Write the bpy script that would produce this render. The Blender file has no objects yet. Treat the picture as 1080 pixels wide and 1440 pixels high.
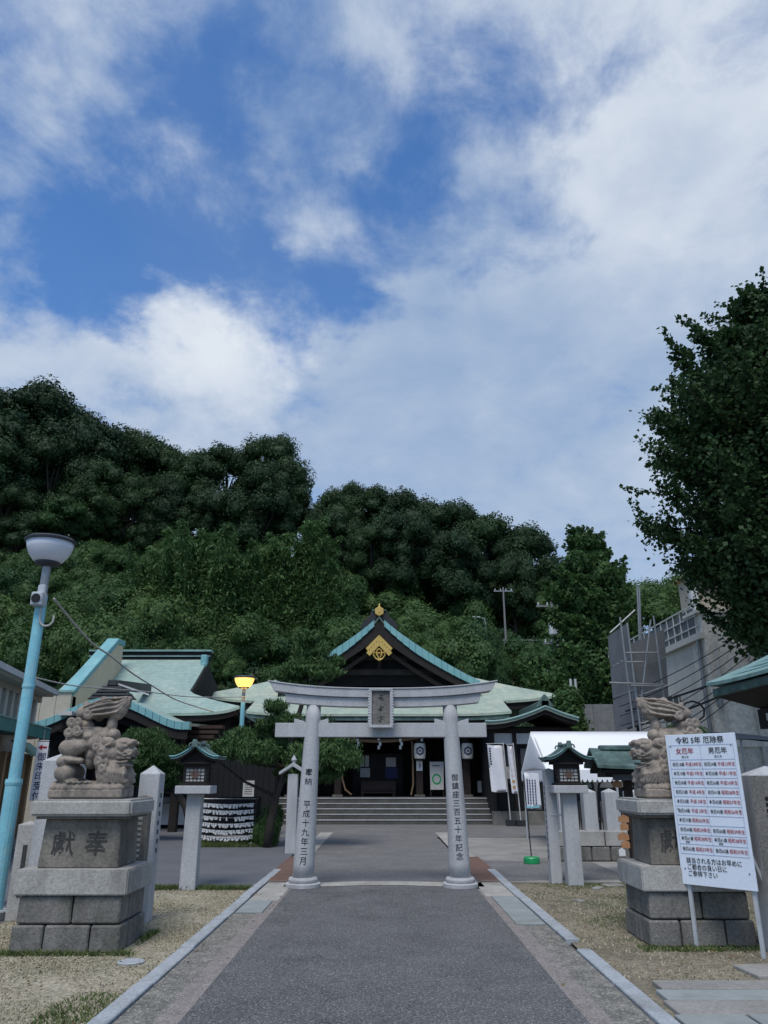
import bpy, bmesh, math, random
import numpy as np
from mathutils import Vector, Matrix
random.seed(7); RNG = np.random.default_rng(11)
R = math.radians
S = bpy.context.scene
COL = S.collection

# ------------------------------------------------------------------ camera, sky, sun, exposure
FPX, PITCH, EYE = 1060.0, math.atan(373/1060.0), 1.55
cd = bpy.data.cameras.new('camera'); cam = bpy.data.objects.new('camera', cd); COL.objects.link(cam)
cd.sensor_fit = 'VERTICAL'; cd.sensor_height = 36.0; cd.lens = 36.0*FPX/1440
cd.clip_start = 0.1; cd.clip_end = 2000
cam.location = (0, 0, EYE); cam.rotation_euler = (math.pi/2+PITCH, 0, 0)
S.camera = cam
S.view_settings.view_transform = 'Standard'; S.view_settings.look = 'None'
S.view_settings.gamma = 1; S.view_settings.use_curve_mapping = False
S.view_settings.exposure = 0.45
S.cycles.use_denoising = True
S.cycles.max_bounces = 6; S.cycles.diffuse_bounces = 3; S.cycles.transparent_max_bounces = 4

SUN_EL, SUN_AZ = R(60), R(-165)          # azimuth from +Y (straight ahead) towards +X
def view_dir(px, py):
    a = (px-540)/FPX; b = (720-py)/FPX; s, c = math.sin(PITCH), math.cos(PITCH)
    return Vector((a, c-b*s, b*c+s))

def build_world():
    w = bpy.data.worlds.new('World'); S.world = w; w.use_nodes = True
    nt = w.node_tree; N = nt.nodes; L = nt.links; N.clear()
    def nd(t, **k):
        n = N.new(t)
        for a, b in k.items(): setattr(n, a, b)
        return n
    def math_(op, a, b=None, clamp=False):
        n = nd('ShaderNodeMath', operation=op, use_clamp=clamp)
        for i, v in enumerate((a, b)):
            if v is None: continue
            if isinstance(v, (int, float)): n.inputs[i].default_value = v
            else: L.new(v, n.inputs[i])
        return n.outputs[0]
    def mapr(v, a, b, c=0., d=1.):
        n = nd('ShaderNodeMapRange', interpolation_type='SMOOTHSTEP', clamp=True)
        L.new(v, n.inputs[0])
        for i, x in enumerate((a, b, c, d)): n.inputs[i+1].default_value = x
        return n.outputs[0]
    def mix(f, a, b):
        n = nd('ShaderNodeMix', data_type='RGBA')
        if isinstance(f, float): n.inputs[0].default_value = f
        else: L.new(f, n.inputs[0])
        for i, v in ((6, a), (7, b)):
            if isinstance(v, tuple): n.inputs[i].default_value = (*v, 1)
            else: L.new(v, n.inputs[i])
        return n.outputs[2]
    tc = nd('ShaderNodeTexCoord'); D = tc.outputs['Generated']
    nrm = nd('ShaderNodeVectorMath', operation='NORMALIZE'); L.new(D, nrm.inputs[0]); D = nrm.outputs[0]
    sep = nd('ShaderNodeSeparateXYZ'); L.new(D, sep.inputs[0])
    # clouds lie on a layer: project the direction on a plane overhead
    den = math_('ADD', math_('MAXIMUM', sep.outputs[2], 0.0), 0.35)
    cmb = nd('ShaderNodeCombineXYZ')
    L.new(math_('DIVIDE', sep.outputs[0], den), cmb.inputs[0]); L.new(math_('DIVIDE', sep.outputs[1], den), cmb.inputs[1])
    def noise(scale, detail, rough=.55, dist=0., off=(0, 0, 0)):
        m = nd('ShaderNodeMapping'); L.new(cmb.outputs[0], m.inputs[0]); m.inputs[1].default_value = off
        n = nd('ShaderNodeTexNoise'); L.new(m.outputs[0], n.inputs[0])
        n.inputs['Scale'].default_value = scale; n.inputs['Detail'].default_value = detail
        n.inputs['Roughness'].default_value = rough; n.inputs['Distortion'].default_value = dist
        return n.outputs[0]
    wn = nd('ShaderNodeTexNoise'); L.new(cmb.outputs[0], wn.inputs[0]); wn.inputs['Scale'].default_value = 3.2; wn.inputs['Detail'].default_value = 8; wn.inputs['Roughness'].default_value = .6
    ws = nd('ShaderNodeVectorMath', operation='SUBTRACT'); L.new(wn.outputs['Color'], ws.inputs[0]); ws.inputs[1].default_value = (.5, .5, .5)
    wm = nd('ShaderNodeVectorMath', operation='MULTIPLY_ADD'); L.new(ws.outputs[0], wm.inputs[0]); wm.inputs[1].default_value = (.42, .42, .42); L.new(D, wm.inputs[2])
    wz = nd('ShaderNodeVectorMath', operation='NORMALIZE'); L.new(wm.outputs[0], wz.inputs[0]); WD = wz.outputs[0]
    def blob(px, py, rin, rout):
        c = view_dir(px, py).normalized()
        n = nd('ShaderNodeVectorMath', operation='DOT_PRODUCT'); L.new(WD, n.inputs[0]); n.inputs[1].default_value = c
        return mapr(n.outputs['Value'], math.cos(R(rout)), math.cos(R(rin)))
    def field(base, items):
        f = None
        for px, py, ri, ro, wt in items:
            t = math_('MULTIPLY', blob(px, py, ri, ro), wt)
            f = math_('ADD', t, base if f is None else f)
        return f
    n1 = noise(2.6, 10, .60, .5); n2 = noise(7.5, 9, .62, .3, (3, 1, 0)); n3 = noise(1.6, 6, .55, .4, (7, 3, 2))
    nz = math_('ADD', math_('MULTIPLY', math_('SUBTRACT', n1, .5), 2.6), math_('MULTIPLY', math_('SUBTRACT', n2, .5), 1.75))
    cov = field(.66, [(120, 130, 1, 7, .10), (255, 300, 1, 9, -.36), (300, 190, 1, 8, -.16), (230, 410, 1, 7, -.34), (420, 390, 1, 9, -.30), (150, 400, 1, 6, -.16),
                      (660, 235, 1, 11, -.46), (770, 250, 1, 7, -.20), (540, 190, 1, 7, -.16), (460, 440, 1, 9, -.20), (560, 400, 1, 8, -.12), (380, 90, 1, 8, -.16), (40, 430, 1, 7, -.22), (250, 60, 1, 6, -.14),
                      (310, 550, 3, 9, .46), (90, 550, 2, 7, .32), (70, 200, 3, 9, .10), (520, 300, 1, 5, .14), (400, 230, .5, 5, .18), (610, 340, 1, 5, .14),
                      (900, 90, 4, 16, .5), (800, 560, 6, 20, .62), (560, 590, 2, 12, .42), (1000, 350, 3, 12, .3)])
    a = math_('ADD', math_('MULTIPLY', mapr(math_('ADD', cov, nz), .04, 1.14), .88), math_('MULTIPLY', mapr(n3, .35, .75), .11))
    # cloud tone: thin grey-blue undersides to white tops
    br = field(.47, [(290, 505, 1, 7, .36), (400, 480, .5, 4, .2), (90, 540, 2, 8, .20), (900, 70, 4, 20, .30), (820, 430, 2, 10, .16),
                     (680, 640, 4, 16, -.02), (480, 250, 1, 7, .16), (60, 200, 3, 14, .14), (1000, 220, 4, 14, .12), (650, 330, 2, 8, -.08), (430, 100, 1, 7, -.12)])
    br = math_('ADD', br, math_('ADD', math_('MULTIPLY', math_('SUBTRACT', n3, .5), .8), math_('MULTIPLY', nz, .26)))
    rmp = nd('ShaderNodeValToRGB'); L.new(br, rmp.inputs[0])
    el = rmp.color_ramp.elements
    el[0].position = .02; el[0].color = (1.75, 2.65, 4.3, 1)
    el[1].position = 1.0; el[1].color = (5.6, 6.0, 6.5, 1)
    e = el.new(.40); e.color = (2.75, 3.55, 4.8, 1)
    e = el.new(.72); e.color = (4.1, 4.7, 5.6, 1)
    sky = nd('ShaderNodeTexSky', sky_type='NISHITA', sun_disc=False)
    sky.sun_elevation = SUN_EL; sky.sun_rotation = SUN_AZ; sky.air_density = 1.0; sky.dust_density = .4; sky.ozone_density = 2.0
    tint = nd('ShaderNodeMix', data_type='RGBA', blend_type='MULTIPLY'); tint.inputs[0].default_value = 1
    L.new(sky.outputs[0], tint.inputs[6]); tint.inputs[7].default_value = (.62, .98, 1.32, 1)
    c = mix(a, tint.outputs[2], rmp.outputs[0])
    bg = nd('ShaderNodeBackground'); bg.inputs[1].default_value = .1
    L.new(c, bg.inputs[0]); out = nd('ShaderNodeOutputWorld'); L.new(bg.outputs[0], out.inputs[0])
build_world()
sl = bpy.data.lights.new('sun', 'SUN'); sl.energy = 2.0; sl.angle = R(26); sl.color = (1, .94, .86)
so = bpy.data.objects.new('sun', sl); COL.objects.link(so)
sv = Vector((math.sin(SUN_AZ)*math.cos(SUN_EL), math.cos(SUN_AZ)*math.cos(SUN_EL), math.sin(SUN_EL)))
so.rotation_euler = sv.to_track_quat('Z', 'Y').to_euler(); so.location = sv*60

# ------------------------------------------------------------------ helpers
def P(px, py, Y):
    """where the ray through a point of the photograph meets the vertical plane at distance Y"""
    d = view_dir(px, py); t = Y/d.y
    return Vector((d.x*t, Y, EYE+d.z*t))
def PG(px, py, z=0.):
    d = view_dir(px, py); t = (z-EYE)/d.z
    return Vector((d.x*t, d.y*t, z))

def tag(o, label=None, cat=None, group=None, kind=None):
    if label: o['label'] = label
    if cat: o['category'] = cat
    if group: o['group'] = group
    if kind: o['kind'] = kind
    return o
def thing(name, label, cat, loc=(0, 0, 0), rz=0., group=None):
    o = bpy.data.objects.new(name, None); COL.objects.link(o)
    o.location = loc; o.rotation_euler = (0, 0, rz); o.empty_display_size = .1
    return tag(o, label, cat, group)
def inv_of(p):
    if p is None: return Matrix.Identity(4)
    m = Matrix.Translation(p.location) @ p.rotation_euler.to_matrix().to_4x4() @ Matrix.Diagonal((*p.scale, 1))
    if p.parent: m = p.parent['_m'] @ m if False else Matrix.Translation(p.parent.location) @ p.parent.rotation_euler.to_matrix().to_4x4() @ m
    return m.inverted()
def link(name, me, m, parent=None, smooth=False):
    o = bpy.data.objects.new(name, me); COL.objects.link(o)
    if m: 
        if not me.materials: me.materials.append(m)
    if parent: o.parent = parent
    if smooth and me.polygons:
        me.polygons.foreach_set('use_smooth', [True]*len(me.polygons))
    return o
def copy_tree(o, parent=None, **kw):
    c = o.copy(); COL.objects.link(c)
    if parent is not None: c.parent = parent
    for ch in o.children: copy_tree(ch, c)
    return c

class MB:
    """collects shapes and links them as one mesh"""
    def __init__(s): s.v = []; s.f = []
    def add(s, v, f):
        n = len(s.v); s.v += [tuple(p) for p in v]; s.f += [tuple(i+n for i in q) for q in f]; return s
    def box(s, c, d, rz=0., taper=1., M=None):
        """c = centre of the base, d = sizes"""
        x, y, h = d[0]/2, d[1]/2, d[2]
        pts = [(-x, -y, 0), (x, -y, 0), (x, y, 0), (-x, y, 0), (-x*taper, -y*taper, h), (x*taper, -y*taper, h), (x*taper, y*taper, h), (-x*taper, y*taper, h)]
        m = M or (Matrix.Translation(c) @ Matrix.Rotation(rz, 4, 'Z'))
        return s.add([m @ Vector(p) for p in pts], [(3, 2, 1, 0), (4, 5, 6, 7), (0, 1, 5, 4), (1, 2, 6, 5), (2, 3, 7, 6), (3, 0, 4, 7)])
    def lohi(s, a, b):
        return s.box(((a[0]+b[0])/2, (a[1]+b[1])/2, a[2]), (b[0]-a[0], b[1]-a[1], b[2]-a[2]))
    def bar(s, a, b, w, h=None, up=(0, 0, 1)):
        a, b = Vector(a), Vector(b); h = h or w
        d = (b-a); l = d.length; d.normalize(); up = Vector(up)
        if abs(d.dot(up)) > .98: up = Vector((0, 1, 0))
        x = d.cross(up).normalized(); y = x.cross(d)
        pts = [a+x*i*w/2+y*j*h/2 for i, j in ((-1, -1), (1, -1), (1, 1), (-1, 1))]
        pts += [p+d*l for p in pts]
        return s.add(pts, [(0, 1, 2, 3), (7, 6, 5, 4), (0, 4, 5, 1), (1, 5, 6, 2), (2, 6, 7, 3), (3, 7, 4, 0)])
    def tube(s, path, r, n=8, cap=True):
        path = [Vector(p) for p in path]; k = len(path)
        rs = r if isinstance(r, (list, tuple)) else [r]*k
        base = len(s.v); px = None
        for i, p in enumerate(path):
            d = (path[min(i+1, k-1)]-path[max(i-1, 0)]).normalized()
            if px is None:
                px = d.cross(Vector((0, 0, 1)) if abs(d.z) < .9 else Vector((0, 1, 0))).normalized()
            else: px = (px-d*px.dot(d)).normalized()
            py = d.cross(px)
            for j in range(n):
                t = 2*math.pi*j/n; s.v.append(tuple(p+(px*math.cos(t)+py*math.sin(t))*rs[i]))
        for i in range(k-1):
            for j in range(n):
                a = base+i*n+j; b = base+i*n+(j+1) % n
                s.f.append((a, b, b+n, a+n))
        if cap:
            s.f.append(tuple(base+j for j in range(n))[::-1]); s.f.append(tuple(base+(k-1)*n+j for j in range(n)))
        return s
    def lathe(s, prof, c=(0, 0, 0), n=24):
        base = len(s.v); k = len(prof)
        for r, z in prof:
            for j in range(n):
                t = 2*math.pi*j/n; s.v.append((c[0]+r*math.cos(t), c[1]+r*math.sin(t), c[2]+z))
        for i in range(k-1):
            for j in range(n):
                a = base+i*n+j; b = base+i*n+(j+1) % n; s.f.append((a, b, b+n, a+n))
        s.f.append(tuple(base+j for j in range(n))[::-1]); s.f.append(tuple(base+(k-1)*n+j for j in range(n)))
        return s
    def prism(s, poly, vec):
        """closed polygon pushed along vec"""
        n = len(poly); vec = Vector(vec); v = [Vector(p) for p in poly]; v += [p+vec for p in v]
        return s.add(v, [tuple(range(n))[::-1], tuple(range(n, 2*n))]+[(i, (i+1) % n, n+(i+1) % n, n+i) for i in range(n)])
    def sheet(s, fn, nu, nv, th=0.):
        """grid fn(u, v), given thickness th downwards"""
        g = [[Vector(fn(i/nu, j/nv)) for j in range(nv+1)] for i in range(nu+1)]
        b = len(s.v); w = nv+1
        for row in g: s.v += [tuple(p) for p in row]
        for i in range(nu):
            for j in range(nv): a = b+i*w+j; s.f.append((a, a+w, a+w+1, a+1))
        if th:
            c = len(s.v)
            for row in g: s.v += [(p.x, p.y, p.z-th) for p in row]
            for i in range(nu):
                for j in range(nv): a = c+i*w+j; s.f.append((a, a+1, a+w+1, a+w))
            edge = [(i, 0) for i in range(nu)]+[(nu, j) for j in range(nv)]+[(i, nv) for i in range(nu, 0, -1)]+[(0, j) for j in range(nv, 0, -1)]
            for q in range(len(edge)):
                (i, j), (k, l) = edge[q], edge[(q+1) % len(edge)]
                s.f.append((b+k*w+l, b+i*w+j, c+i*w+j, c+k*w+l))
        return s
    def build(s, name, m, parent=None, world=False, smooth=False, bevel=0., seg=1):
        me = bpy.data.meshes.new(name)
        v = s.v
        if world and parent is not None:
            iv = inv_of(parent); v = [tuple(iv @ Vector(p)) for p in v]
        me.from_pydata(v, [], s.f)
        bm = bmesh.new(); bm.from_mesh(me); bmesh.ops.recalc_face_normals(bm, faces=bm.faces)
        if bevel:
            es = [e for e in bm.edges if len(e.link_faces) == 2 and e.calc_face_angle(0) > R(35)]
            bmesh.ops.bevel(bm, geom=es, offset=bevel, segments=seg, affect='EDGES', clamp_overlap=True)
        bm.to_mesh(me); bm.free()
        return link(name, me, m, parent, smooth)

_tc = {}
def glyphs(text, size, thick=0., bold=.0, align='CENTER', spacing=1.0):
    """mesh of a line of lettering in the x-y plane, centred"""
    k = (text, bold, align, spacing)
    if k not in _tc:
        cu = bpy.data.curves.new('t', 'FONT'); cu.body = text; cu.size = 1; cu.align_x = align; cu.offset = bold; cu.resolution_u = 3; cu.space_character = spacing
        o = bpy.data.objects.new('t', cu); COL.objects.link(o)
        dg = bpy.context.evaluated_depsgraph_get(); me = bpy.data.meshes.new_from_object(o.evaluated_get(dg))
        v = [tuple(p.co) for p in me.vertices]; f = [tuple(p.vertices) for p in me.polygons]
        bpy.data.objects.remove(o); bpy.data.curves.remove(cu); bpy.data.meshes.remove(me)
        if v:
            ys = [p[1] for p in v]; 
            v = [(p[0], p[1]-.36, p[2]) for p in v]
        _tc[k] = (v, f)
    v, f = _tc[k]
    return [(p[0]*size, p[1]*size) for p in v], f
def slice_x(v, f, step):
    """cuts flat lettering into narrow upright strips so that it can follow a round face"""
    bm = bmesh.new(); vs = [bm.verts.new((p[0], p[1], 0)) for p in v]
    for q in f:
        try: bm.faces.new([vs[i] for i in q])
        except ValueError: pass
    x = -.12
    while x < .12:
        bmesh.ops.bisect_plane(bm, geom=bm.verts[:]+bm.edges[:]+bm.faces[:], plane_co=(x, 0, 0), plane_no=(1, 0, 0)); x += step
    bm.verts.index_update(); v = [(p.co.x, p.co.y) for p in bm.verts]; f = [tuple(w.index for w in q.verts) for q in bm.faces]; bm.free(); return v, f
def put_text(mb, text, size, origin, ex, ey, bold=.0, align='CENTER', sx=1., lift=None):
    """writes on a plane: origin, ex along the line, ey up"""
    v, f = glyphs(text, size, bold=bold, align=align)
    ex, ey, o = Vector(ex), Vector(ey), Vector(origin)
    mb.add([o+ex*(p[0]*sx)+ey*p[1] for p in v], f)

# ------------------------------------------------------------------ materials
MT = {}
def mat(name, c1, c2=None, scale=4., rough=.85, bump=0., bscale=None, stain=None, sscale=1.2, samt=.5, speck=None, spscale=220, spamt=.5, metal=0.,
        detail=8, course=None, spec=.3, vstretch=1., mott=.05, mscale=32, crack=None):
    m = bpy.data.materials.new(name); m.use_nodes = True; nt = m.node_tree; N = nt.nodes; L = nt.links
    b = N['Principled BSDF']; b.inputs['Roughness'].default_value = rough; b.inputs['Metallic'].default_value = metal
    b.inputs['Specular IOR Level'].default_value = spec
    geo = N.new('ShaderNodeNewGeometry'); pos = geo.outputs['Position']
    def noise(sc, det, off=0., rg=.6, st=1.):
        mp = N.new('ShaderNodeMapping'); L.new(pos, mp.inputs[0]); mp.inputs[1].default_value = (off, off*.7, off*1.3); mp.inputs[3].default_value = (1, 1, st)
        n = N.new('ShaderNodeTexNoise'); L.new(mp.outputs[0], n.inputs[0]); n.inputs['Scale'].default_value = sc; n.inputs['Detail'].default_value = det; n.inputs['Roughness'].default_value = rg
        return n.outputs[0]
    def ramp(v, a, bb):
        n = N.new('ShaderNodeMapRange'); L.new(v, n.inputs[0]); n.inputs[1].default_value = a; n.inputs[2].default_value = bb; n.clamp = True
        return n.outputs[0]
    def mixc(f, a, c, k=1.):
        n = N.new('ShaderNodeMix'); n.data_type = 'RGBA'
        if k != 1.:
            q = N.new('ShaderNodeMath'); q.operation = 'MULTIPLY'; L.new(f, q.inputs[0]); q.inputs[1].default_value = k; f = q.outputs[0]
        L.new(f, n.inputs[0])
        for i, x in ((6, a), (7, c)):
            if isinstance(x, tuple): n.inputs[i].default_value = (*x, 1)
            else: L.new(x, n.inputs[i])
        return n.outputs[2]
    c2 = c2 or tuple(x*.8 for x in c1)
    col = mixc(ramp(noise(scale, detail, st=vstretch), .32, .68), c1, c2)
    if stain: col = mixc(ramp(noise(sscale, 7, 5., .65, vstretch), .5, .68), col, stain, samt)
    if speck: col = mixc(ramp(noise(spscale, 2, 3.), .56, .64), col, speck, spamt)
    if mott:
        mr = N.new('ShaderNodeMapRange'); L.new(noise(mscale, 4, 9., .7), mr.inputs[0]); mr.inputs[1].default_value = .3; mr.inputs[2].default_value = .7; mr.inputs[3].default_value = 1-mott; mr.inputs[4].default_value = 1+mott
        mu = N.new('ShaderNodeMix'); mu.data_type = 'RGBA'; mu.blend_type = 'MULTIPLY'; mu.inputs[0].default_value = 1; L.new(col, mu.inputs[6]); L.new(mr.outputs[0], mu.inputs[7]); col = mu.outputs[2]
    if crack:
        vo = N.new('ShaderNodeTexVoronoi'); vo.feature = 'DISTANCE_TO_EDGE'; vo.inputs['Scale'].default_value = crack
        wq = N.new('ShaderNodeVectorMath'); wq.operation = 'MULTIPLY_ADD'; nn_ = N.new('ShaderNodeTexNoise'); L.new(pos, nn_.inputs[0]); nn_.inputs['Scale'].default_value = 3; nn_.inputs['Detail'].default_value = 6
        L.new(nn_.outputs['Color'], wq.inputs[0]); wq.inputs[1].default_value = (.6, .6, 0); L.new(pos, wq.inputs[2]); L.new(wq.outputs[0], vo.inputs['Vector'])
        cm = N.new('ShaderNodeMath'); cm.operation = 'MULTIPLY'; L.new(ramp(vo.outputs['Distance'], .006, .002), cm.inputs[0]); L.new(ramp(noise(.5, 2, 4.), .47, .56), cm.inputs[1])
        col = mixc(cm.outputs[0], col, tuple(x*.5 for x in c2), .4)
    bumpv = None
    if course:                                   # thin lap lines of sheet roofing, at equal steps in height
        sx = N.new('ShaderNodeSeparateXYZ'); L.new(pos, sx.inputs[0])
        q = N.new('ShaderNodeMath'); q.operation = 'MULTIPLY'; L.new(sx.outputs[2], q.inputs[0]); q.inputs[1].default_value = 1/course
        fr = N.new('ShaderNodeMath'); fr.operation = 'FRACT'; L.new(q.outputs[0], fr.inputs[0])
        ln = ramp(fr.outputs[0], .16, .0); col = mixc(ln, col, tuple(x*.45 for x in c2), .75)
        bumpv = fr.outputs[0]
    L.new(col, b.inputs['Base Color'])
    if bump:
        bn = N.new('ShaderNodeBump'); bn.inputs['Strength'].default_value = 1; bn.inputs['Distance'].default_value = bump
        L.new(noise(bscale or 60, 6, 1.), bn.inputs['Height']); L.new(bn.outputs[0], b.inputs['Normal'])
    MT[name] = m; return m
def leafmat(name, c1, c2, trans=.25, obj_var=.5, rough=.6):
    m = bpy.data.materials.new(name); m.use_nodes = True; nt = m.node_tree; N = nt.nodes; L = nt.links
    b = N['Principled BSDF']; b.inputs['Roughness'].default_value = rough; b.inputs['Specular IOR Level'].default_value = .25
    g = N.new('ShaderNodeNewGeometry'); oi = N.new('ShaderNodeObjectInfo')
    q = N.new('ShaderNodeMath'); q.operation = 'MULTIPLY_ADD'; L.new(oi.outputs['Random'], q.inputs[0]); q.inputs[1].default_value = obj_var
    r = N.new('ShaderNodeMath'); r.operation = 'MULTIPLY'; L.new(g.outputs['Random Per Island'], r.inputs[0]); r.inputs[1].default_value = 1-obj_var
    L.new(r.outputs[0], q.inputs[2])
    x = N.new('ShaderNodeMix'); x.data_type = 'RGBA'; L.new(q.outputs[0], x.inputs[0]); x.inputs[6].default_value = (*c1, 1); x.inputs[7].default_value = (*c2, 1)
    L.new(x.outputs[2], b.inputs['Base Color'])
    t = N.new('ShaderNodeBsdfTranslucent'); L.new(x.outputs[2], t.inputs[0])
    ms = N.new('ShaderNodeMixShader'); ms.inputs[0].default_value = trans
    L.new(b.outputs[0], ms.inputs[1]); L.new(t.outputs[0], ms.inputs[2]); L.new(ms.outputs[0], N['Material Output'].inputs[0])
    MT[name] = m; return m
mat('asphalt', (.118, .117, .118), (.078, .078, .080), 1.6, .95, .010, 60, speck=(.34, .34, .335), spscale=75, spamt=.65, stain=(.062, .062, .065), sscale=.7, samt=.5, mott=.55, mscale=50, crack=.4)
mat('asphalt_old', (.165, .16, .157), (.118, .116, .115), 1.4, .95, .008, 60, speck=(.36, .35, .34), spscale=60, spamt=.55, stain=(.09, .09, .09), sscale=.6, samt=.5, mott=.42, mscale=40)
mat('asphalt_dark', (.125, .13, .142), (.095, .099, .11), 1.1, .9, .004, 120, speck=(.25, .25, .26), spscale=110, spamt=.35, mott=.3, mscale=50)
mat('concrete', (.30, .29, .27), (.21, .2, .185), 1.6, .9, .003, 120, stain=(.13, .125, .115), sscale=.9, samt=.6, mott=.2)
mat('gutter', (.23, .22, .195), (.115, .112, .10), 6, .95, .010, 70, speck=(.48, .46, .42), spscale=60, spamt=.6, stain=(.085, .085, .07), sscale=2.2, samt=.65, mott=.45, mscale=40)
mat('aggregate', (.25, .225, .21), (.165, .15, .142), 7, .95, .007, 90, speck=(.42, .38, .36), spscale=85, spamt=.6, mott=.45, mscale=55)
mat('slab', (.29, .315, .31), (.215, .24, .235), 3, .7, .002, 60, stain=(.19, .19, .155), sscale=2.5, samt=.6)
mat('kerb', (.38, .41, .435), (.29, .315, .335), 6, .8, .003, 90, speck=(.17, .17, .18), spscale=110, spamt=.4, stain=(.17, .165, .145), sscale=3, samt=.55, mott=.25, mscale=45)
mat('rust', (.17, .1, .075), (.12, .075, .06), 5, .9, .001, 90)
mat('soil', (.24, .21, .155), (.14, .122, .088), 1.6, 1, .018, 26, stain=(.065, .085, .038), sscale=.85, samt=.85, speck=(.32, .28, .21), spscale=60, spamt=.4, mott=.42, mscale=22)
mat('lawn', (.38, .345, .26), (.27, .24, .175), 3.4, 1, .02, 40, stain=(.13, .135, .075), sscale=1.1, samt=.55, speck=(.52, .47, .37), spscale=55, spamt=.45, mott=.45, mscale=26)
mat('land', (.13, .125, .105), (.1, .098, .085), .6, 1)
mat('hill', (.03, .045, .018), (.05, .06, .028), .5, 1)
mat('granite', (.455, .462, .472), (.375, .382, .394), 6, .75, .0015, 120, speck=(.14, .14, .145), spscale=130, spamt=.5, stain=(.25, .248, .235), sscale=1.6, samt=.55, vstretch=.25, mott=.2, mscale=60)
mat('granite_old', (.40, .39, .365), (.30, .292, .272), 5, .85, .004, 80, speck=(.13, .13, .13), spscale=120, spamt=.45, stain=(.14, .135, .12), sscale=2.2, samt=.65, vstretch=.5, mott=.25, mscale=40)
mat('stone_dark', (.20, .19, .175), (.125, .12, .11), 4, .9, .008, 50, speck=(.08, .08, .08), spscale=120, spamt=.4, stain=(.06, .064, .048), sscale=2.4, samt=.75, vstretch=.6, mott=.34)
mat('stone_die', (.215, .195, .165), (.13, .12, .105), 4, .9, .006, 60, stain=(.05, .05, .046), sscale=1.8, samt=.85, speck=(.09, .09, .09), spscale=170, spamt=.35, vstretch=.45, mott=.3)
mat('statue', (.31, .262, .215), (.20, .17, .145), 6, .92, .006, 50, stain=(.075, .072, .066), sscale=3.6, samt=.85, speck=(.42, .38, .33), spscale=70, spamt=.3, mott=.22, mscale=30, vstretch=.5)
mat('carved', (.035, .035, .035), (.06, .06, .058), 9, .95)
mat('gravel_edge', (.2, .2, .19), (.12, .12, .115), 7, .95, .01, 60)
mat('ink', (.008, .008, .012), (.012, .012, .016), 5, .6)
mat('ink_red', (.35, .02, .03), (.3, .02, .03), 5, .6)
mat('ink_blue', (.03, .035, .12), (.03, .03, .1), 5, .6)
mat('copper', (.37, .435, .355), (.28, .35, .30), 1.5, .7, .0, stain=(.44, .46, .36), sscale=.9, samt=.75, course=.075, mott=.16, mscale=5, vstretch=.35)
mat('copper_office', (.30, .40, .36), (.23, .33, .30), 1.5, .7, .0, stain=(.37, .43, .37), sscale=.9, samt=.7, course=.075, mott=.16, mscale=5, vstretch=.35)
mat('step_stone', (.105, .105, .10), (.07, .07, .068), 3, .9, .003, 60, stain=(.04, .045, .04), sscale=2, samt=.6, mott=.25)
mat('band', (.40, .385, .35), (.30, .29, .265), 2.5, .9, .004, 90, stain=(.17, .165, .15), sscale=1.5, samt=.55, mott=.28, mscale=30)
mat('copper_plain', (.23, .36, .34), (.16, .265, .25), 2.5, .65, .0015, 40, stain=(.08, .13, .12), sscale=3, samt=.5)
mat('copper_dark', (.085, .135, .125), (.05, .085, .08), 3.5, .65, .0015, 40, stain=(.2, .32, .3), sscale=5, samt=.45)
mat('copper_blue', (.19, .40, .42), (.145, .325, .345), 2, .6, .001, 40, stain=(.27, .48, .47), sscale=2.5, samt=.5)
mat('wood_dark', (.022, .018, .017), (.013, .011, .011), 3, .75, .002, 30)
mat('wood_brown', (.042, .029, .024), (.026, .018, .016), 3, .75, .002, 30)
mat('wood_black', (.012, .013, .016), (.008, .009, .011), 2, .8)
mat('wood_warm', (.36, .24, .13), (.26, .165, .09), 4, .7, vstretch=.2)
mat('ema_wood', (.42, .22, .11), (.33, .16, .08), 6, .7)
mat('gold', (.62, .43, .12), (.5, .33, .09), 8, .45, .002, 60, metal=.35, spec=.5)
mat('paper', (.72, .72, .72), (.64, .65, .66), 4, .8)
mat('paper_dim', (.5, .49, .46), (.42, .41, .39), 6, .8)
mat('board_white', (.66, .72, .80), (.62, .68, .77), 2, .45, spec=.5)
mat('cloth', (.7, .71, .74), (.63, .64, .68), 2, .9)
mat('tent', (.82, .83, .85), (.76, .77, .79), .9, .7, .004, 6, mott=.04)
mat('plaster', (.43, .39, .32), (.37, .335, .275), .8, .9, .002, 80, stain=(.28, .255, .21), sscale=.5, samt=.4, vstretch=.5, mott=.2)
mat('plaster_pale', (.56, .54, .49), (.48, .46, .42), .9, .9, stain=(.36, .34, .3), sscale=.6, samt=.4, vstretch=.4, mott=.2)
mat('mortar', (.64, .61, .54), (.54, .515, .455), 1.2, .95, .014, 22, stain=(.29, .275, .24), sscale=.45, samt=.55, vstretch=.35, mott=.24, mscale=9)
mat('plaster_cream', (.6, .5, .36), (.53, .44, .32), 1, .9, stain=(.42, .35, .26), sscale=.9, samt=.4, vstretch=.5, mott=.2)
mat('white_wall', (.6, .62, .64), (.52, .54, .56), 1.2, .85)
mat('paint_teal', (.22, .52, .60), (.175, .44, .52), 2.2, .45, stain=(.33, .43, .42), sscale=7, samt=.55, spec=.5, mott=.12, mscale=24)
mat('paint_green', (.05, .2, .19), (.04, .16, .15), 3, .5)
mat('awning_green', (.2, .32, .25), (.16, .26, .2), 3, .6)
mat('metal_grey', (.30, .31, .32), (.22, .23, .24), 6, .45, metal=.5)
mat('metal_pale', (.5, .52, .54), (.42, .44, .46), 6, .4, metal=.2)
mat('metal_dark', (.03, .032, .036), (.022, .024, .027), 6, .5)
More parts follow.
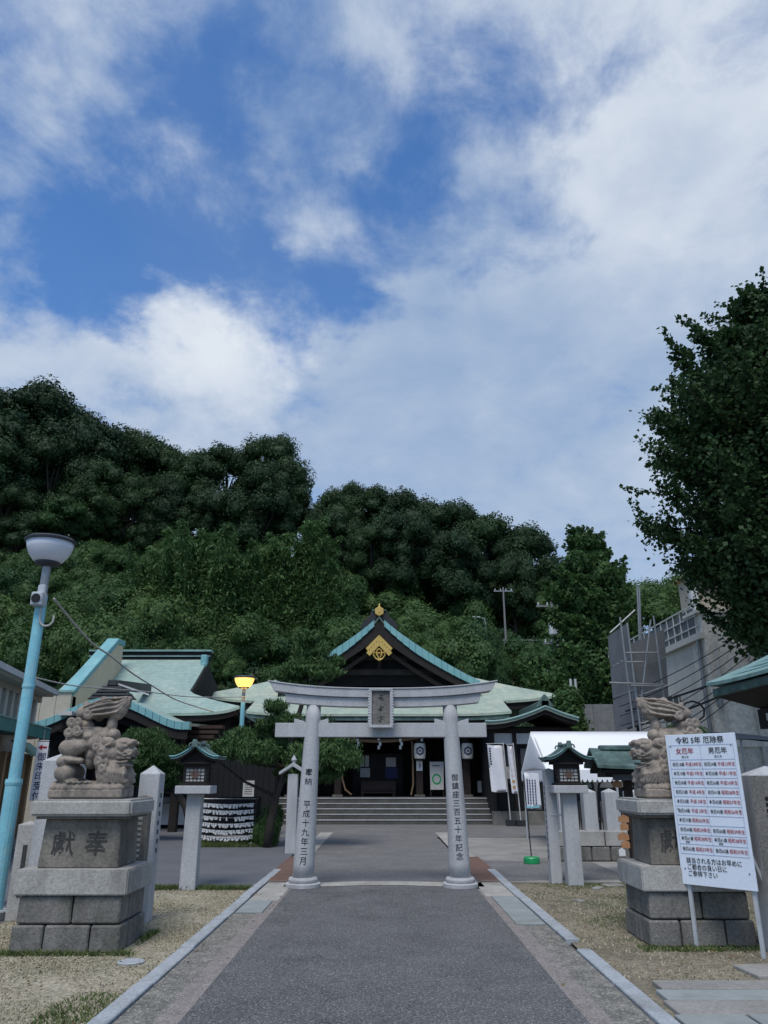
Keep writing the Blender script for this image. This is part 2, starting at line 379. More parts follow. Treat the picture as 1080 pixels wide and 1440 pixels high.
mat('sheet_grey', (.17, .175, .185), (.135, .14, .15), 1.3, .7, stain=(.07, .072, .08), sscale=.6, samt=.5)
mat('gutter_white', (.55, .56, .56), (.46, .47, .47), 3, .6)
mat('lamp_bowl', (.66, .68, .74), (.62, .64, .70), 2, .35, spec=.5, mott=.03)
mat('lamp_rim', (.05, .055, .065), (.04, .045, .055), 3, .5)
mat('cable', (.42, .41, .39), (.35, .34, .32), 5, .6)
mat('cable_dark', (.02, .021, .024), (.016, .017, .02), 5, .6)
mat('pole_concrete', (.2, .2, .2), (.16, .16, .16), 3, .85)
mat('bark', (.06, .05, .042), (.035, .03, .026), 9, .95, .02, 25, vstretch=.3)
mat('green_plastic', (.01, .30, .10), (.01, .26, .08), 5, .4, spec=.5)
mat('rope', (.22, .15, .09), (.16, .11, .07), 30, .9)
mat('glass_dark', (.03, .035, .045), (.04, .045, .055), .6, .12, spec=.6)
mat('lantern_paper', (.66, .64, .58), (.58, .57, .52), 12, .8)
mat('grid_line', (.30, .38, .55), (.30, .38, .55), 2, .6)
mat('tile_grey', (.12, .125, .13), (.08, .085, .09), 8, .7)
mat('orange_roof', (.5, .3, .12), (.42, .25, .1), 2, .8)
leafmat('leaf_evergreen', (.013, .036, .016), (.040, .080, .026), .2, .6)
leafmat('leaf_vine', (.024, .068, .023), (.080, .142, .040), .25, .65)
leafmat('leaf_bamboo', (.055, .118, .040), (.100, .180, .062), .3, .5)
leafmat('leaf_ginkgo', (.022, .055, .021), (.048, .096, .032), .35, .15)
leafmat('leaf_ginkgo_young', (.040, .092, .032), (.078, .150, .046), .35, .15)
leafmat('leaf_pine', (.036, .082, .030), (.072, .135, .042), .15, .25)
leafmat('leaf_shrub', (.032, .075, .024), (.06, .115, .035), .2, .2)
leafmat('grass_dry', (.46, .42, .31), (.26, .23, .15), .15, .0)
leafmat('grass_green', (.07, .11, .035), (.12, .15, .05), .2, .0)
def emat(name, c, e):
    m = bpy.data.materials.new(name); m.use_nodes = True; b = m.node_tree.nodes['Principled BSDF']
    b.inputs['Base Color'].default_value = (*c, 1); b.inputs['Emission Color'].default_value = (*c, 1); b.inputs['Emission Strength'].default_value = e
    MT[name] = m
emat('lit_bowl', (1.0, .60, .16), 1.0)

# ------------------------------------------------------------------ ground
def sheet_poly(name, pts, z, m, kind='structure'):
    mb = MB(); mb.add([(p[0], p[1], z) for p in pts], [tuple(range(len(pts)))])
    return tag(mb.build(name, MT[m]), kind=kind)
def rect(x0, x1, y0, y1): return [(x0, y0), (x1, y0), (x1, y1), (x0, y1)]
sheet_poly('ground', rect(-500, 500, -300, 900), -.03, 'land')
sheet_poly('lawn_bed', rect(-4.3, -1.94, -1, 12.34), 0, 'lawn')
sheet_poly('soil_bed', rect(1.86, 7, -1, 12.95), 0, 'soil')
sheet_poly('plaza_left', [(-14, -1), (-4.3, -1), (-4.3, 9.4), (-4.05, 12.36), (-1.93, 12.36), (-1.93, 23), (-3.2, 28.1), (-14, 28.1)], .004, 'asphalt_dark')
sheet_poly('plaza_right', [(1.86, 12.97), (7, 12.97), (7, -1), (16, -1), (16, 29), (6, 29), (1.9, 22)], .004, 'concrete')
sheet_poly('plaza_patch', [(1.95, 13.2), (4.0, 13.4), (4.0, 15.9), (1.95, 16.3)], .008, 'asphalt_old')
sheet_poly('forecourt', [(-4.5, 22.3), (7.5, 22.3), (7.5, 28.2), (-4.5, 28.2)], .012, 'asphalt_old')
sheet_poly('path', rect(-1.36, 1.36, -1, 12.42), .016, 'asphalt')
mb = MB()
for i in range(12):
    x0 = -1.05+2.1*i/12; x1 = -1.05+2.1*(i+1)/12
    f = lambda x: 12.38+.26*(1-(x/1.2)**2)
    mb.add([(x0, f(x0)-.10, .022), (x1, f(x1)-.10, .022), (x1, f(x1)+.36, .022), (x0, f(x0)+.36, .022)], [(0, 1, 2, 3)])
tag(mb.build('path_band', MT['band']), kind='structure')
sheet_poly('path_beyond_gate', [(-1.5, 12.42), (1.5, 12.42), (1.42, 24.5), (-1.75, 24.5)], .016, 'asphalt_old')
for s, nm in ((-1, 'l'), (1, 'r')):
    sheet_poly('path_edge', rect(*sorted((s*1.362, s*1.53)), -1, 12.2), .014, 'aggregate')
    sheet_poly('gutter_strip', rect(*sorted((s*1.532, s*1.80)), -1, 12.97), .010, 'gutter')
    sheet_poly('path_margin', rect(*sorted((s*1.502, s*1.86)), 12.98, 24), .020, 'band')
for s, y0, y1 in ((-1, 10.1, 11.0), (1, 9.35, 11.4)):
    mb = MB(); mb.box((s*1.62, (y0+y1)/2, .008), (.32, y1-y0, .022)); tag(mb.build('gutter_slab', MT['slab'], bevel=.004), kind='structure')
for s, y0, y1 in ((-1, 11.05, 12.9), (1, 11.45, 12.9)):
    sheet_poly('gutter_patch', rect(*sorted((s*1.40, s*1.79)), y0, y1), .016, 'band')
for s in (-1, 1):
    cover = thing('drain_cover', 'rusty brown steel drain cover beside the %s granite gate pillar' % ('left' if s < 0 else 'right'), 'drain cover', (s*1.70, 15.2, .006))
    for i in range(4):
        MB().box((0, -1.7+i*.95, 0), (.44, .93, .02)).build('plate', MT['rust'], cover, bevel=.004)
# kerb stones, one by one
for s in (-1, 1):
    kr = thing('kerb', None, None, (s*1.8, 0, 0)); tag(kr, kind='structure')
    y = 3.6
    lens = [1.15, .75, 1.35, 1.3, .9, .8, 1.5, 1.2, .95, 1.1, 1.3, 1.2]
    gap = (8.05, 8.5)
    for i, l in enumerate(lens):
        if y > 14: break
        y1 = y+l-.012
        if s > 0:
            if y < gap[0] < y1: y1 = gap[0]
            elif gap[0] <= y < gap[1]: y = gap[1]; y1 = max(y1, y+.5)
        if y1-y > .15:
            dx = random.uniform(-.008, .008); hh = .032+random.uniform(-.005, .005)
            MB().box((s*.075+dx, (y+y1)/2, -.03), (.135, y1-y, hh+.03), rz=random.uniform(-.004, .004)).build('kerb_stone', MT['kerb'], kr, bevel=.008)
        y = y1+.012
# stone paving in the right corner
pv = thing('stone_paving', None, None, (2.9, 6.3, 0)); tag(pv, kind='structure')
rows = [(6.62, 6.86, [(2.12, 3.05), (3.07, 4.2)]), (6.34, 6.60, [(2.06, 2.95), (2.97, 4.2)]), (5.98, 6.32, [(2.02, 3.3), (3.32, 4.4)]), (5.62, 5.96, [(1.97, 2.45), (2.47, 2.95), (2.97, 3.6), (3.62, 4.4)]), (5.2, 5.6, [(1.95, 2.7), (2.72, 3.5), (3.52, 4.4)])]
for k, (y0, y1, xs) in enumerate(rows):
    for x0, x1 in xs:
        MB().box(((x0+x1)/2-2.9, (y0+y1)/2-6.3, -.02), (x1-x0, y1-y0, .045+random.uniform(0, .012)), rz=random.uniform(-.01, .01)).build('paving_stone', MT['slab' if k % 2 else 'concrete'], pv, bevel=.006)
for a, b in (((3.02, 7.05), (3.6, 7.45)), ((3.64, 7.0), (4.4, 7.5))):
    MB().box(((a[0]+b[0])/2-2.9, (a[1]+b[1])/2-6.3, -.02), (b[0]-a[0], b[1]-a[1], .05), rz=.1).build('paving_stone', MT['concrete'], pv, bevel=.006)
# flat stones in the soil, round cover on the lawn
mb = MB(); mb.lathe([(.115, -.01), (.12, .012), (.10, .018)], (-2.24, 7.62, 0), 20); tag(mb.build('ground_cover', MT['kerb'], smooth=False), 'small round pale cover set in the dry lawn beside the kerb', 'drain lid')
for i, (px, py, w) in enumerate(((862, 1246, .3), (840, 1250, .2), (815, 1268, .16))):
    p = PG(px, py); tag(MB().box((p.x, p.y, -.01), (w, w*.6, .035), rz=i*.7+.3).build('flat_stone', MT['concrete'], bevel=.01), ['flat pale stone lying on the soil nearest the right plinth', 'small flat stone in the soil in front of the lantern post', 'smallest flat stone in the soil nearest the kerb'][i], 'stone', 'flat stones on the soil')
# white road lines on the left plaza
for (px, py, w) in ((30, 1279, .5), (30, 1283, .5)):
    p = PG(px-8, py); sheet_poly('road_line', rect(p.x-.35, p.x+.3, p.y, p.y+.05), .009, 'gutter_white')
for (px, py) in ((75, 1171), (66, 1155)):
    p = PG(px, py); sheet_poly('road_line', rect(p.x-.7, p.x+.5, p.y, p.y+.12), .009, 'gutter_white')
mb = MB(); mb.bar((-4.6, 8.6, .05), (-4.25, 10.6, .05), .12, .1); tag(mb.build('plaza_kerb', MT['kerb'], bevel=.01), kind='structure')

# ------------------------------------------------------------------ granite gate
def build_gate():
    t = thing('torii_gate', 'pale granite torii gate with black carved writing across the path', 'torii gate', (-.02, 12.4, 0))
    ends = []
    for s, xb, xt in ((-1, -1.205, -1.12), (1, 1.135, 1.05)):
        p = MB(); n = 12
        p.tube([(xb+.02+(xt-xb)*i/n, 0, .13+2.50*i/n) for i in range(n+1)], [.163-.05*i/n for i in range(n+1)], 28)
        po = p.build('pillar', MT['granite'], t); po.data.polygons.foreach_set('use_smooth', [len(q.vertices) == 4 for q in po.data.polygons])
        b = MB(); b.lathe([(.255, 0), (.262, .02), (.262, .065), (.25, .075), (.205, .078), (.215, .095), (.218, .12), (.205, .145), (.165, .15)], (xb+.02, 0, 0), 32)
        b.build('pillar_base', MT['granite'], t)
    # lintels: curved top beam, straight under-beam, tie beam
    def curve(x): return .115*(abs(x)/1.8)**2.6
    k = MB(); n = 24
    def beam(z0, z1, hw, dy, slant, cz=1.0):
        vs = []
        for i in range(n+1):
            u = -1+2*i/n
            for zz, e in ((z0, 0.), (z1, slant)):
                x = u*(hw+e); z = zz+curve(x)*cz
                for y in (-dy, dy): vs.append((x, y, z))
        fs = []
        for i in range(n):
            a = i*4; b = a+4
            fs += [(a, b, b+2, a+2), (a+1, a+3, b+3, b+1), (a+2, b+2, b+3, a+3), (a, a+1, b+1, b)]
        fs += [(0, 2, 3, 1), (4*n, 4*n+1, 4*n+3, 4*n+2)]
        return vs, fs
    m = MB(); m.add(*beam(2.745, 2.875, 1.73, .15, .08)); m.build('top_lintel', MT['granite'], t, bevel=.006)
    m = MB(); m.add(*beam(2.875, 2.895, 1.83, .165, .01)); m.build('coping', MT['granite'], t, bevel=.004)
    m = MB(); m.add(*beam(2.60, 2.742, 1.53, .11, .03, .95)); m.build('under_lintel', MT['granite'], t, bevel=.006)
    MB().box((-.03, 0, 2.145), (3.33, .13, .215)).build('tie_beam', MT['granite'], t, bevel=.006)
    for xb in (-1.13, 1.09):
        for s in (-1, 1):
            MB().prism([(xb+s*.10, -.045, 2.362), (xb+s*.27, -.045, 2.362), (xb+s*.27, -.045, 2.43), (xb+s*.10, -.045, 2.385)], (0, .09, 0)).build('wedge', MT['granite'], t, bevel=.004)
    # framed tablet
    pl = MB().box((-.03, -.19, 2.31), (.30, .04, .54)).build('tablet', MT['stone_dark'], t, bevel=.005)
    fr = MB(); z0, z1 = 2.275, 2.885
    for sx in (-1, 1):
        fr.box((-.03+sx*.165, -.205, z0), (.045, .08, z1-z0))
        for i in range(13): fr.lathe([(.012, -.02), (.026, 0), (.012, .02)], (-.03+sx*.182, -.228, z0+.05+i*.042), 8)
    for zz in (z0, z1-.045): fr.box((-.03, -.206, zz), (.375, .085, .045))
    for i in range(8):
        for zz in (z0+.012, z1-.02): fr.lathe([(.012, -.02), (.026, 0), (.012, .02)], (-.03-.15+i*.043, -.232, zz), 8)
    fr.build('tablet_frame', MT['granite'], t, bevel=.003)
    tx = MB()
    for i in range(3):
        zc = 2.73-i*.16
        for q in range(5): tx.box((-.03+random.uniform(-.03, .03), -.211, zc+random.uniform(-.05, .05)), (random.uniform(.03, .08), .006, .008))
        tx.box((-.03, -.211, zc-.05), (.009, .006, .10))
    tag(tx.build('worn_writing', MT['carved'], t), kind='stuff')
    # writing on the pillars (follows the round face)
    def column(text, xb, xt, z0, size, step, gaps={}):
        mb = MB(); z = z0
        for i, ch in enumerate(text):
            z -= gaps.get(i, 0)
            f = (z-.13)/2.5; r = .163-.05*f; xc = xb+.02+(xt-xb)*f
            v, fc = glyphs(ch, size, bold=.016 if ch == '奉' else .006); v, fc = slice_x(v, fc, .012)
            mb.add([(xc+r*math.sin(x/r)*1.0, -r*math.cos(x/r)-.002, z+y) for x, y in v], fc)
            z -= step
        tag(mb.build('lettering', MT['ink'], t), kind='stuff')
    column('奉納平成十九年三月', -1.205, -1.12, 1.62, .118, .130, {2: .20})
    column('御鎮座三百五十年記念', 1.135, 1.05, 1.545, .112, .123)
    return t
build_gate()

# ------------------------------------------------------------------ guardian statues
def blobs_to_mesh(ells, tubes, voxel=.0068, disp=.004):
    bm = bmesh.new()
    for (c, r, rot) in ells:
        M = Matrix.Translation(c) @ Matrix.Rotation(rot, 4, 'Y') @ Matrix.Diagonal((*r, 1))
        bmesh.ops.create_icosphere(bm, subdivisions=3, radius=1, matrix=M)
    me = bpy.data.meshes.new('b'); bm.to_mesh(me); bm.free()
    mb = MB(); mb.v = [tuple(v.co) for v in me.vertices]; mb.f = [tuple(p.vertices) for p in me.polygons]
    bpy.data.meshes.remove(me)
    for path, r in tubes: mb.tube(path, r, 8)
    o = mb.build('tmp', None)
    md = o.modifiers.new('r', 'REMESH'); md.mode = 'VOXEL'; md.voxel_size = voxel; md.adaptivity = 0
    sm = o.modifiers.new('s', 'SMOOTH'); sm.iterations = 1; sm.factor = .35
    tx = bpy.data.textures.new('n', 'CLOUDS'); tx.noise_scale = .035; tx.noise_depth = 3
    dm = o.modifiers.new('d', 'DISPLACE'); dm.texture = tx; dm.strength = disp; dm.mid_level = .5; dm.texture_coords = 'LOCAL'
    dg = bpy.context.evaluated_depsgraph_get(); me = bpy.data.meshes.new_from_object(o.evaluated_get(dg))
    bpy.data.objects.remove(o)
    return me
def lion_statue(loc, flip, open_mouth, label):
    """crouching guardian lion, haunches raised, drawn in a side plane (x along the body, z up), modelled in the round"""
    k = 1.097e-3
    def q(cx, cy, y=0.): return Vector(((cx-490)*k, y, (1020-cy)*k*1.02))
    E, T = [], []
    def e(cx, cy, rx, rz, ry, y=0., rot=0.): E.append((q(cx, cy, y), (rx*k, ry, rz*k), R(rot)))
    def strand(pts, r, y=0.): T.append(([q(a, b, y if len(p) < 3 else p[2]) for p in pts for a, b in [p[:2]]], r))
    def curl(cx, cy, rad, y, r=.012):
        T.append(([q(cx+math.cos(a)*rad*(1-a/16), cy+math.sin(a)*rad*(1-a/16), y-.01*math.sin(a/4)) for a in [i*.55 for i in range(24)]], r))
    front = -1
    # hind legs: round lower haunch, folded shin across it, paw (near and far side)
    for y in (-.13, .12):
        e(258, 800, 102, 84, .085, y); e(310, 868, 90, 30, .06, y); e(225, 700, 60, 58, .08, y); e(300, 682, 118, 34, .085, y, 6); e(380, 690, 44, 30, .06, y)
        e(285, 575, 125, 88, .10, y*.85); e(350, 560, 90, 70, .10, y*.9)
    e(300, 520, 120, 120, .17); e(330, 440, 125, 80, .165); e(330, 370, 95, 60, .13); e(430, 480, 130, 110, .15, 0, 25)
    # trunk slopes down from the raised haunches to the shoulders; thin web of stone left under the tail
    e(470, 430, 120, 55, .11); e(420, 470, 110, 70, .165); e(500, 530, 130, 105, .16, 0, 30); e(580, 600, 130, 120, .175, 0, 20); e(470, 630, 85, 95, .12); e(540, 470, 90, 70, .12)
    e(450, 690, 60, 80, .10); e(600, 700, 105, 130, .175); e(570, 790, 60, 90, .12)
    # chest, mane and forelegs
    e(690, 770, 125, 130, .18); e(650, 850, 105, 50, .16); e(780, 830, 70, 80, .15)
    for y in (-.12, .11):
        e(700, 850, 70, 60, .06, y); e(805, 820, 40, 80, .055, y); e(800, 872, 60, 32, .065, y)
    # head, turned a little outwards: skull, brow, cheeks, snout, lips, jaw
    e(752, 560, 106, 84, .135, -.02); e(690, 620, 115, 110, .15, -.01); e(770, 525, 80, 40, .125, -.03)
    jaw = 40 if open_mouth else 20
    e(825, 610, 58, 34, .11, -.04); e(805, 645, 75, 18, .115, -.04); e(775, 708+jaw, 92, 26, .11, -.03, 4); e(725, 675, 58, 45, .105, -.02)
    e(868, 590, 24, 22, .055, -.04); e(838, 518, 40, 26, .10, -.03)
    for y in (-.125, .085):
        e(800, 562, 22, 17, .025, y+.0); e(655, 520, 62, 38, .03, y-.02, 22); e(598, 515, 26, 44, .025, y-.02); e(855, 610, 20, 14, .02, y+.03)
        T.append(([q(620, 560, y-.03), q(660, 545, y-.04), q(690, 500, y-.035)], .014))
        strand([(690, 645), (725, 612), (770, 634), (815, 612), (850, 640), (876, 622)], .013, y-.015)
        strand([(695, 695+jaw*.4), (760, 690+jaw*.7), (840, 684+jaw*.7)], .012, y-.015)
        strand([(740, 540), (785, 528), (830, 538), (868, 526)], .021, y+.01)
        for i in range(7): E.append((q(715+i*23, 666, y*.95-.01), (.012, .012, .017), 0))
    # curls of the mane and haunches
    for y in (-.165, .15):
        for c in ((258, 440, 44), (335, 425, 46), (272, 345, 46), (335, 340, 38), (420, 272, 42), (600, 620, 40), (580, 695, 42), (625, 765, 38), (545, 570, 34)): curl(c[0], c[1], c[2], y*(1.02 if c[0] < 500 else 1.15), .0155)
        for i in range(9):
            x0 = 590+i*30
            strand([(x0-20, 725+i*7, y*.95), (x0+8, 780+i*4, y*1.16), (x0-6, 835, y*1.11), (x0+16, 885, y*1.02)], .016)
        for i in range(6): strand([(510+i*22, 550+i*14, y*.95), (540+i*24, 620+i*16, y*1.08), (550+i*20, 690+i*20, y)], .0135)
    # tail: thick plume rising from the haunches and streaming forwards, tongue of stone down to the mane
    e(330, 255, 85, 80, .12); e(430, 225, 120, 85, .11, 0, -12); e(540, 205, 120, 95, .105, 0, -10); e(650, 215, 100, 92, .09, 0, -20); e(705, 170, 72, 66, .065, 0, -38); e(745, 128, 40, 34, .036, 0, -45)
    e(335, 185, 30, 50, .055); e(500, 135, 46, 44, .055, 0, -30); e(600, 130, 50, 36, .05, 0, -20); e(640, 275, 70, 46, .07); e(610, 360, 48, 90, .07); e(640, 455, 56, 60, .10, 0, 20); e(575, 430, 55, 60, .07)
    for y in (-.085, -.045, .045, .085):
        for i, dz in enumerate((-52, -22, 8, 40)):
            strand([(345+i*16, 255+dz, y*1.3), (450, 225+dz*1.25, y*1.32), (560, 205+dz*1.55, y*1.24), (665, 190+dz*1.4, y*1.02), (745, 128+dz*.45, y*.5)], .0145)
    # rock base with a twisted rope
    for i in range(12):
        cx = 175+i*54; e(cx, 912+random.uniform(-8, 14), 62, 44, .185, random.uniform(-.01, .01)); 
        e(cx+20, 930, 55, 38, .06, -.155+random.uniform(-.01, .01)); e(cx+20, 930, 55, 38, .06, .155)
    strand([(300+i*14, 880+5*math.sin(i*1.6), -.19) for i in range(18)], .013)
    mb = MB().box(tuple(q(490, 1022)), (.755, .43, .10)); 
    me = blobs_to_mesh(E, T)
    t = thing('guardian_lion_statue', label, 'lion statue', loc)
    if flip: me.transform(Matrix.Diagonal((-1, 1, 1, 1))); me.flip_normals()
    me.name = 'lion_body'
    link('body', me, MT['statue'], t, True)
    mb.build('rock_base', MT['statue'], t, bevel=.02)
    return t
lion_statue((-3.06, 8.42, 1.345), False, False, 'weathered brown guardian lion on the left pedestal, head low towards the path')
lion_statue((3.10, 8.55, 1.345), True, True, 'weathered brown guardian lion on the right pedestal, partly behind the white notice board')

def pedestal(loc, label, rev):
    t = thing('statue_pedestal', label, 'pedestal', loc)     # local: x,y centre of the pedestal, front towards -y
    for z0, z1, w, d, off in ((0, .235, 1.04, .80, 0), (.24, .485, .99, .76, .5)):
        # front and back courses
        n = 3
        cuts = [-.5, -.22, .2, .5] if off == 0 else [-.5, -.03, .5]
        for i in range(len(cuts)-1):
            for s in (-1, 1):
                a, b = cuts[i]*w*s, cuts[i+1]*w*s
                MB().box(((a+b)/2, s*(d/2-.13), z0), (abs(b-a)-.012, .26, z1-z0-.006), taper=.985).build('base_stone', MT['stone_dark'], t, bevel=.014)
        for s in (-1, 1):
            for a, b in ((-.12, .0), (.0, .12)):
                MB().box((s*(w/2-.13), (a+b)/2, z0), (.258, abs(b-a)-.01, z1-z0-.006), taper=.985).build('base_stone', MT['stone_dark'], t, bevel=.012)
    MB().box((0, 0, .0), (.86, .62, .48)).build('core', MT['carved'], t)
    MB().box((0, 0, .485), (1.09, .83, .225)).build('plinth', MT['granite_old'], t, bevel=.012, seg=2)
    MB().box((0, 0, .712), (.79, .58, .445), taper=.95).build('die', MT['stone_die'], t, bevel=.008)
    MB().box((0, 0, 1.158), (.90, .70, .025)).build('neck', MT['stone_die'], t, bevel=.006)
    MB().box((0, 0, 1.185), (1.01, .80, .155)).build('cap', MT['granite_old'], t, bevel=.025, seg=3)
    tx = MB()
    for ch, x in (('獻', -.17), ('奉', .16)):
        v, f = glyphs(ch, .235, bold=.016 if ch == '奉' else .007); tx.add([(x+a, -.2935+.0145*(.93+b-.712)/.445, .93+b) for a, b in v], f)
    tag(tx.build('carved_writing', MT['carved'], t), kind='stuff')
    return t
pedestal((-3.0, 8.40, 0), 'old stacked stone pedestal under the left lion, two carved characters in front', False)
pedestal((3.10, 8.66, 0), 'old stacked stone pedestal under the right lion, behind the notice board', False)

# ------------------------------------------------------------------ stone posts
def stone_post(p, w, d, h, label, m='granite', tip=.1, rz=0., cat='stone post'):
    t = thing('stone_post', label, cat, p, rz)
    mb = MB(); x, y = w/2, d/2
    mb.add([(-x, -y, 0), (x, -y, 0), (x, y, 0), (-x, y, 0), (-x, -y, h-tip), (x, -y, h-tip), (x, y, h-tip), (-x, y, h-tip), (0, 0, h)],
           [(3, 2, 1, 0), (0, 1, 5, 4), (1, 2, 6, 5), (2, 3, 7, 6), (3, 0, 4, 7), (4, 5, 8), (5, 6, 8), (6, 7, 8), (7, 4, 8)])
    mb.build('shaft', MT[m], t, bevel=.006); return t
stone_post((-3.83, 9.55, 0), .40, .34, 1.84, 'tall wide granite post standing behind the left lion')
sp = stone_post((-4.23, 9.75, 0), .20, .20, 1.06, 'short stained granite post left of the tall wide post', 'granite_old', .04)
MB().box((.02, -.104, .25), (.05, .006, .55)).build('carved_writing', MT['carved'], sp)
stone_post((-5.05, 10.6, 0), .24, .22, .92, 'short pale granite post beside the teal lamp post', 'granite_old', .04)
sp = stone_post((-2.78, 9.6, 0), .235, .235, 1.69, 'granite post with pointed top right of the left lion')
mb = MB()
for i in range(7): mb.box((.1195, random.uniform(-.02, .02), .72+i*.10), (.004, .05, .05))
tag(mb.build('carved_writing', MT['carved'], sp), kind='stuff')
sp = stone_post((-2.72, 9.15, 0), .16, .14, 1.36, 'thin dark granite post between left pedestal and pointed post', 'stone_die', .03)
mb = MB()
for i in range(9): mb.box((-.0, -.0715, .72+i*.055), (.045, .003, .028))
tag(mb.build('painted_writing', MT['paper_dim'], sp), kind='stuff')
sp = stone_post((2.67, 12.95, 0), .17, .2, 1.69, 'tall plain granite post touching the right lantern post', 'granite', .03)
mb = MB()
for i in range(13): mb.box((-.0865, random.uniform(-.01, .01), .35+i*.085), (.003, .045, .045))
tag(mb.build('carved_writing', MT['ink'], sp), kind='stuff'); MB().box((.09, -.105, .98), (.26, .006, .018)).build('tie', MT['gutter_white'], sp)
sp = stone_post((3.83, 8.0, 0), .46, .27, 1.66, 'broad granite post with carved characters behind the notice board', 'granite', .09)
MB().box((0, -.1375, 0), (.458, .008, 1.565)).build('shaded_face', MT['stone_dark'], sp)  # darker stone sheet paints the shade on the post's front
mb = MB()
for i, ch in enumerate('丸田'):
    v, f = glyphs(ch, .14, bold=.014); mb.add([(-.06+a, -.1435, 1.0-i*.18+b) for a, b in v], f)
for i in range(4): mb.box((-.10, -.143, 1.17+i*.055), (.035, .003, .035))
tag(mb.build('carved_writing', MT['ink'], sp), kind='stuff')

# ------------------------------------------------------------------ lanterns on granite posts
def post_lantern(loc, label):
    t = thing('lantern_post', label, 'lantern post', loc)
    MB().box((0, 0, 0), (.235, .22, 1.315), taper=.93).build('post', MT['granite'], t, bevel=.008)
    MB().box((0, 0, 1.315), (.53, .47, .115)).build('slab', MT['granite'], t, bevel=.008)
    b = thing('lantern_box', None, None); b.parent = t
    fr = MB(); w, d, z0, z1 = .17, .15, 1.432, 1.74
    fr.box((0, 0, z0), (w*2+.09, d*2+.09, .03))
    for sx in (-1, 1):
        for sy in (-1, 1): fr.box((sx*w*.93, sy*d*.93, z0+.03), (.036, .036, z1-z0-.03))
    for sy in (-1, 1):
        fr.box((0, sy*d*.93, z0+.03), (w*1.75, .03, .03)); fr.box((0, sy*d*.93, z1-.055), (w*1.75, .03, .055))
    for sx in (-1, 1):
        fr.box((sx*w*.93, 0, z0+.03), (.03, d*1.75, .03)); fr.box((sx*w*.93, 0, z1-.055), (.03, d*1.75, .055))
    fr.box((0, 0, z1), (w*2+.12, d*2+.12, .03))
    fr.build('frame', MT['wood_dark'], b, bevel=.003)
    for sy in (-1, 1): MB().box((0, sy*d*.88, z0+.05), (w*1.7, .006, .23)).build('pane', MT['paper_dim'], b)
    for sx in (-1, 1): MB().box((sx*w*.88, 0, z0+.05), (.006, d*1.7, .23)).build('pane', MT['paper_dim'], b)
    la = MB()
    for sy in (-1, 1):
        for i in range(1, 5): la.box((-w*.82+i*w*1.64/5, sy*d*.94, z0+.05), (.008, .008, .24))
        for i in range(1, 5): la.box((0, sy*d*.94, z0+.05+i*.047), (w*1.65, .0076, .008))
        la.lathe([(.05, -.004), (.05, .004)], (0, 0, 0), 14) if False else None
    for sx in (-1, 1):
        for i in range(1, 4): la.box((sx*w*.94, -d*.82+i*d*1.64/4, z0+.05), (.008, .008, .24))
        for i in range(1, 5): la.box((sx*w*.94, 0, z0+.05+i*.047), (.0076, d*1.65, .008))
    la.build('lattice', MT['wood_dark'], b)
    cr = MB()
    for sy in (-1, 1):
        for i in range(6):
            a = i*math.pi/3; cr.box((.045*math.cos(a), sy*d*1.0, z0+.165+.045*math.sin(a)-.018), (.036, .006, .036))
        cr.box((0, sy*d*1.0, z0+.145), (.03, .006, .03))
    tag(cr.build('crest', MT['rust'], b), kind='stuff')
    rf = thing('lantern_roof', None, None); rf.parent = t
    hw, hd = .375, .30
    def pz(s): return 1.80+.20*(1-abs(s))**1.55+.028*abs(s)**5
    for nm, dz, sc, th, m in (('roof_sheet', .022, 1., .02, 'copper_dark'), ('roof_underlay', -.004, .955, .018, 'copper_plain'), ('roof_boards', -.025, .9, .022, 'wood_dark')):
        mb = MB(); mb.sheet(lambda u, v: ((u*2-1)*hw*sc, (v*2-1)*hd*sc, pz(u*2-1)+dz+.012*(abs(v*2-1))**3), 18, 6, th); mb.build(nm, MT[m], rf)
    for sy in (-1, 1):
        MB().sheet(lambda u, v: ((u*2-1)*.24, sy*.155, 1.765+(pz((u*2-1)*.64)-1.80)*v+.02*v), 12, 1).build('gable_board', MT['wood_dark'], rf)
    mb = MB(); mb.tube([(0, -hd-.02, 2.055), (0, -hd*.6, 2.04), (0, 0, 2.035), (0, hd*.6, 2.04), (0, hd+.02, 2.055)], .028, 8)
    for sy in (-1, 1):
        mb.box((0, sy*(hd+.012), 1.985), (.10, .03, .11), taper=.6)
        for q in (-1, 1): mb.tube([(q*.03, sy*(hd+.012), 2.045), (q*.075, sy*(hd+.012), 2.03), (q*.085, sy*(hd+.012), 1.985)], .014, 6)
    mb.build('ridge', MT['copper_dark'], rf)
    for sy in (-1, 1):
        mb = MB(); mb.tube([((i/10*2-1)*hw, sy*(hd-.004), pz(i/10*2-1)+.024) for i in range(11)], .011, 6); mb.build('verge', MT['copper_blue' if loc[0] < 0 else 'copper_plain'], rf)
    return t
post_lantern((-2.865, 12.25, 0), 'granite lantern post with dark roofed lantern left of the torii gate')
post_lantern((2.905, 12.70, 0), 'granite lantern post with dark roofed lantern right of the torii gate')

# small capped post behind the gate's left pillar
t = thing('capped_post', 'slim pale post with a small gabled cap beside the pine', 'stone post', (-2.02, 17.8, 0))
MB().box((0, 0, 0), (.22, .2, 1.62)).build('post', MT['granite'], t, bevel=.006)
mb = MB(); mb.prism([(-.3, -.18, 1.6), (0, -.18, 1.78), (.3, -.18, 1.6), (.3, -.18, 1.66), (0, -.18, 1.86), (-.3, -.18, 1.66)], (0, .36, 0)); mb.build('cap', MT['granite'], t, bevel=.004)
mb = MB(); mb.lathe([(.05, 1.80), (.035, 1.86), (.065, 1.92), (.03, 1.98), (.005, 2.02)], (0, 0, 0), 12); mb.build('finial', MT['granite'], t)

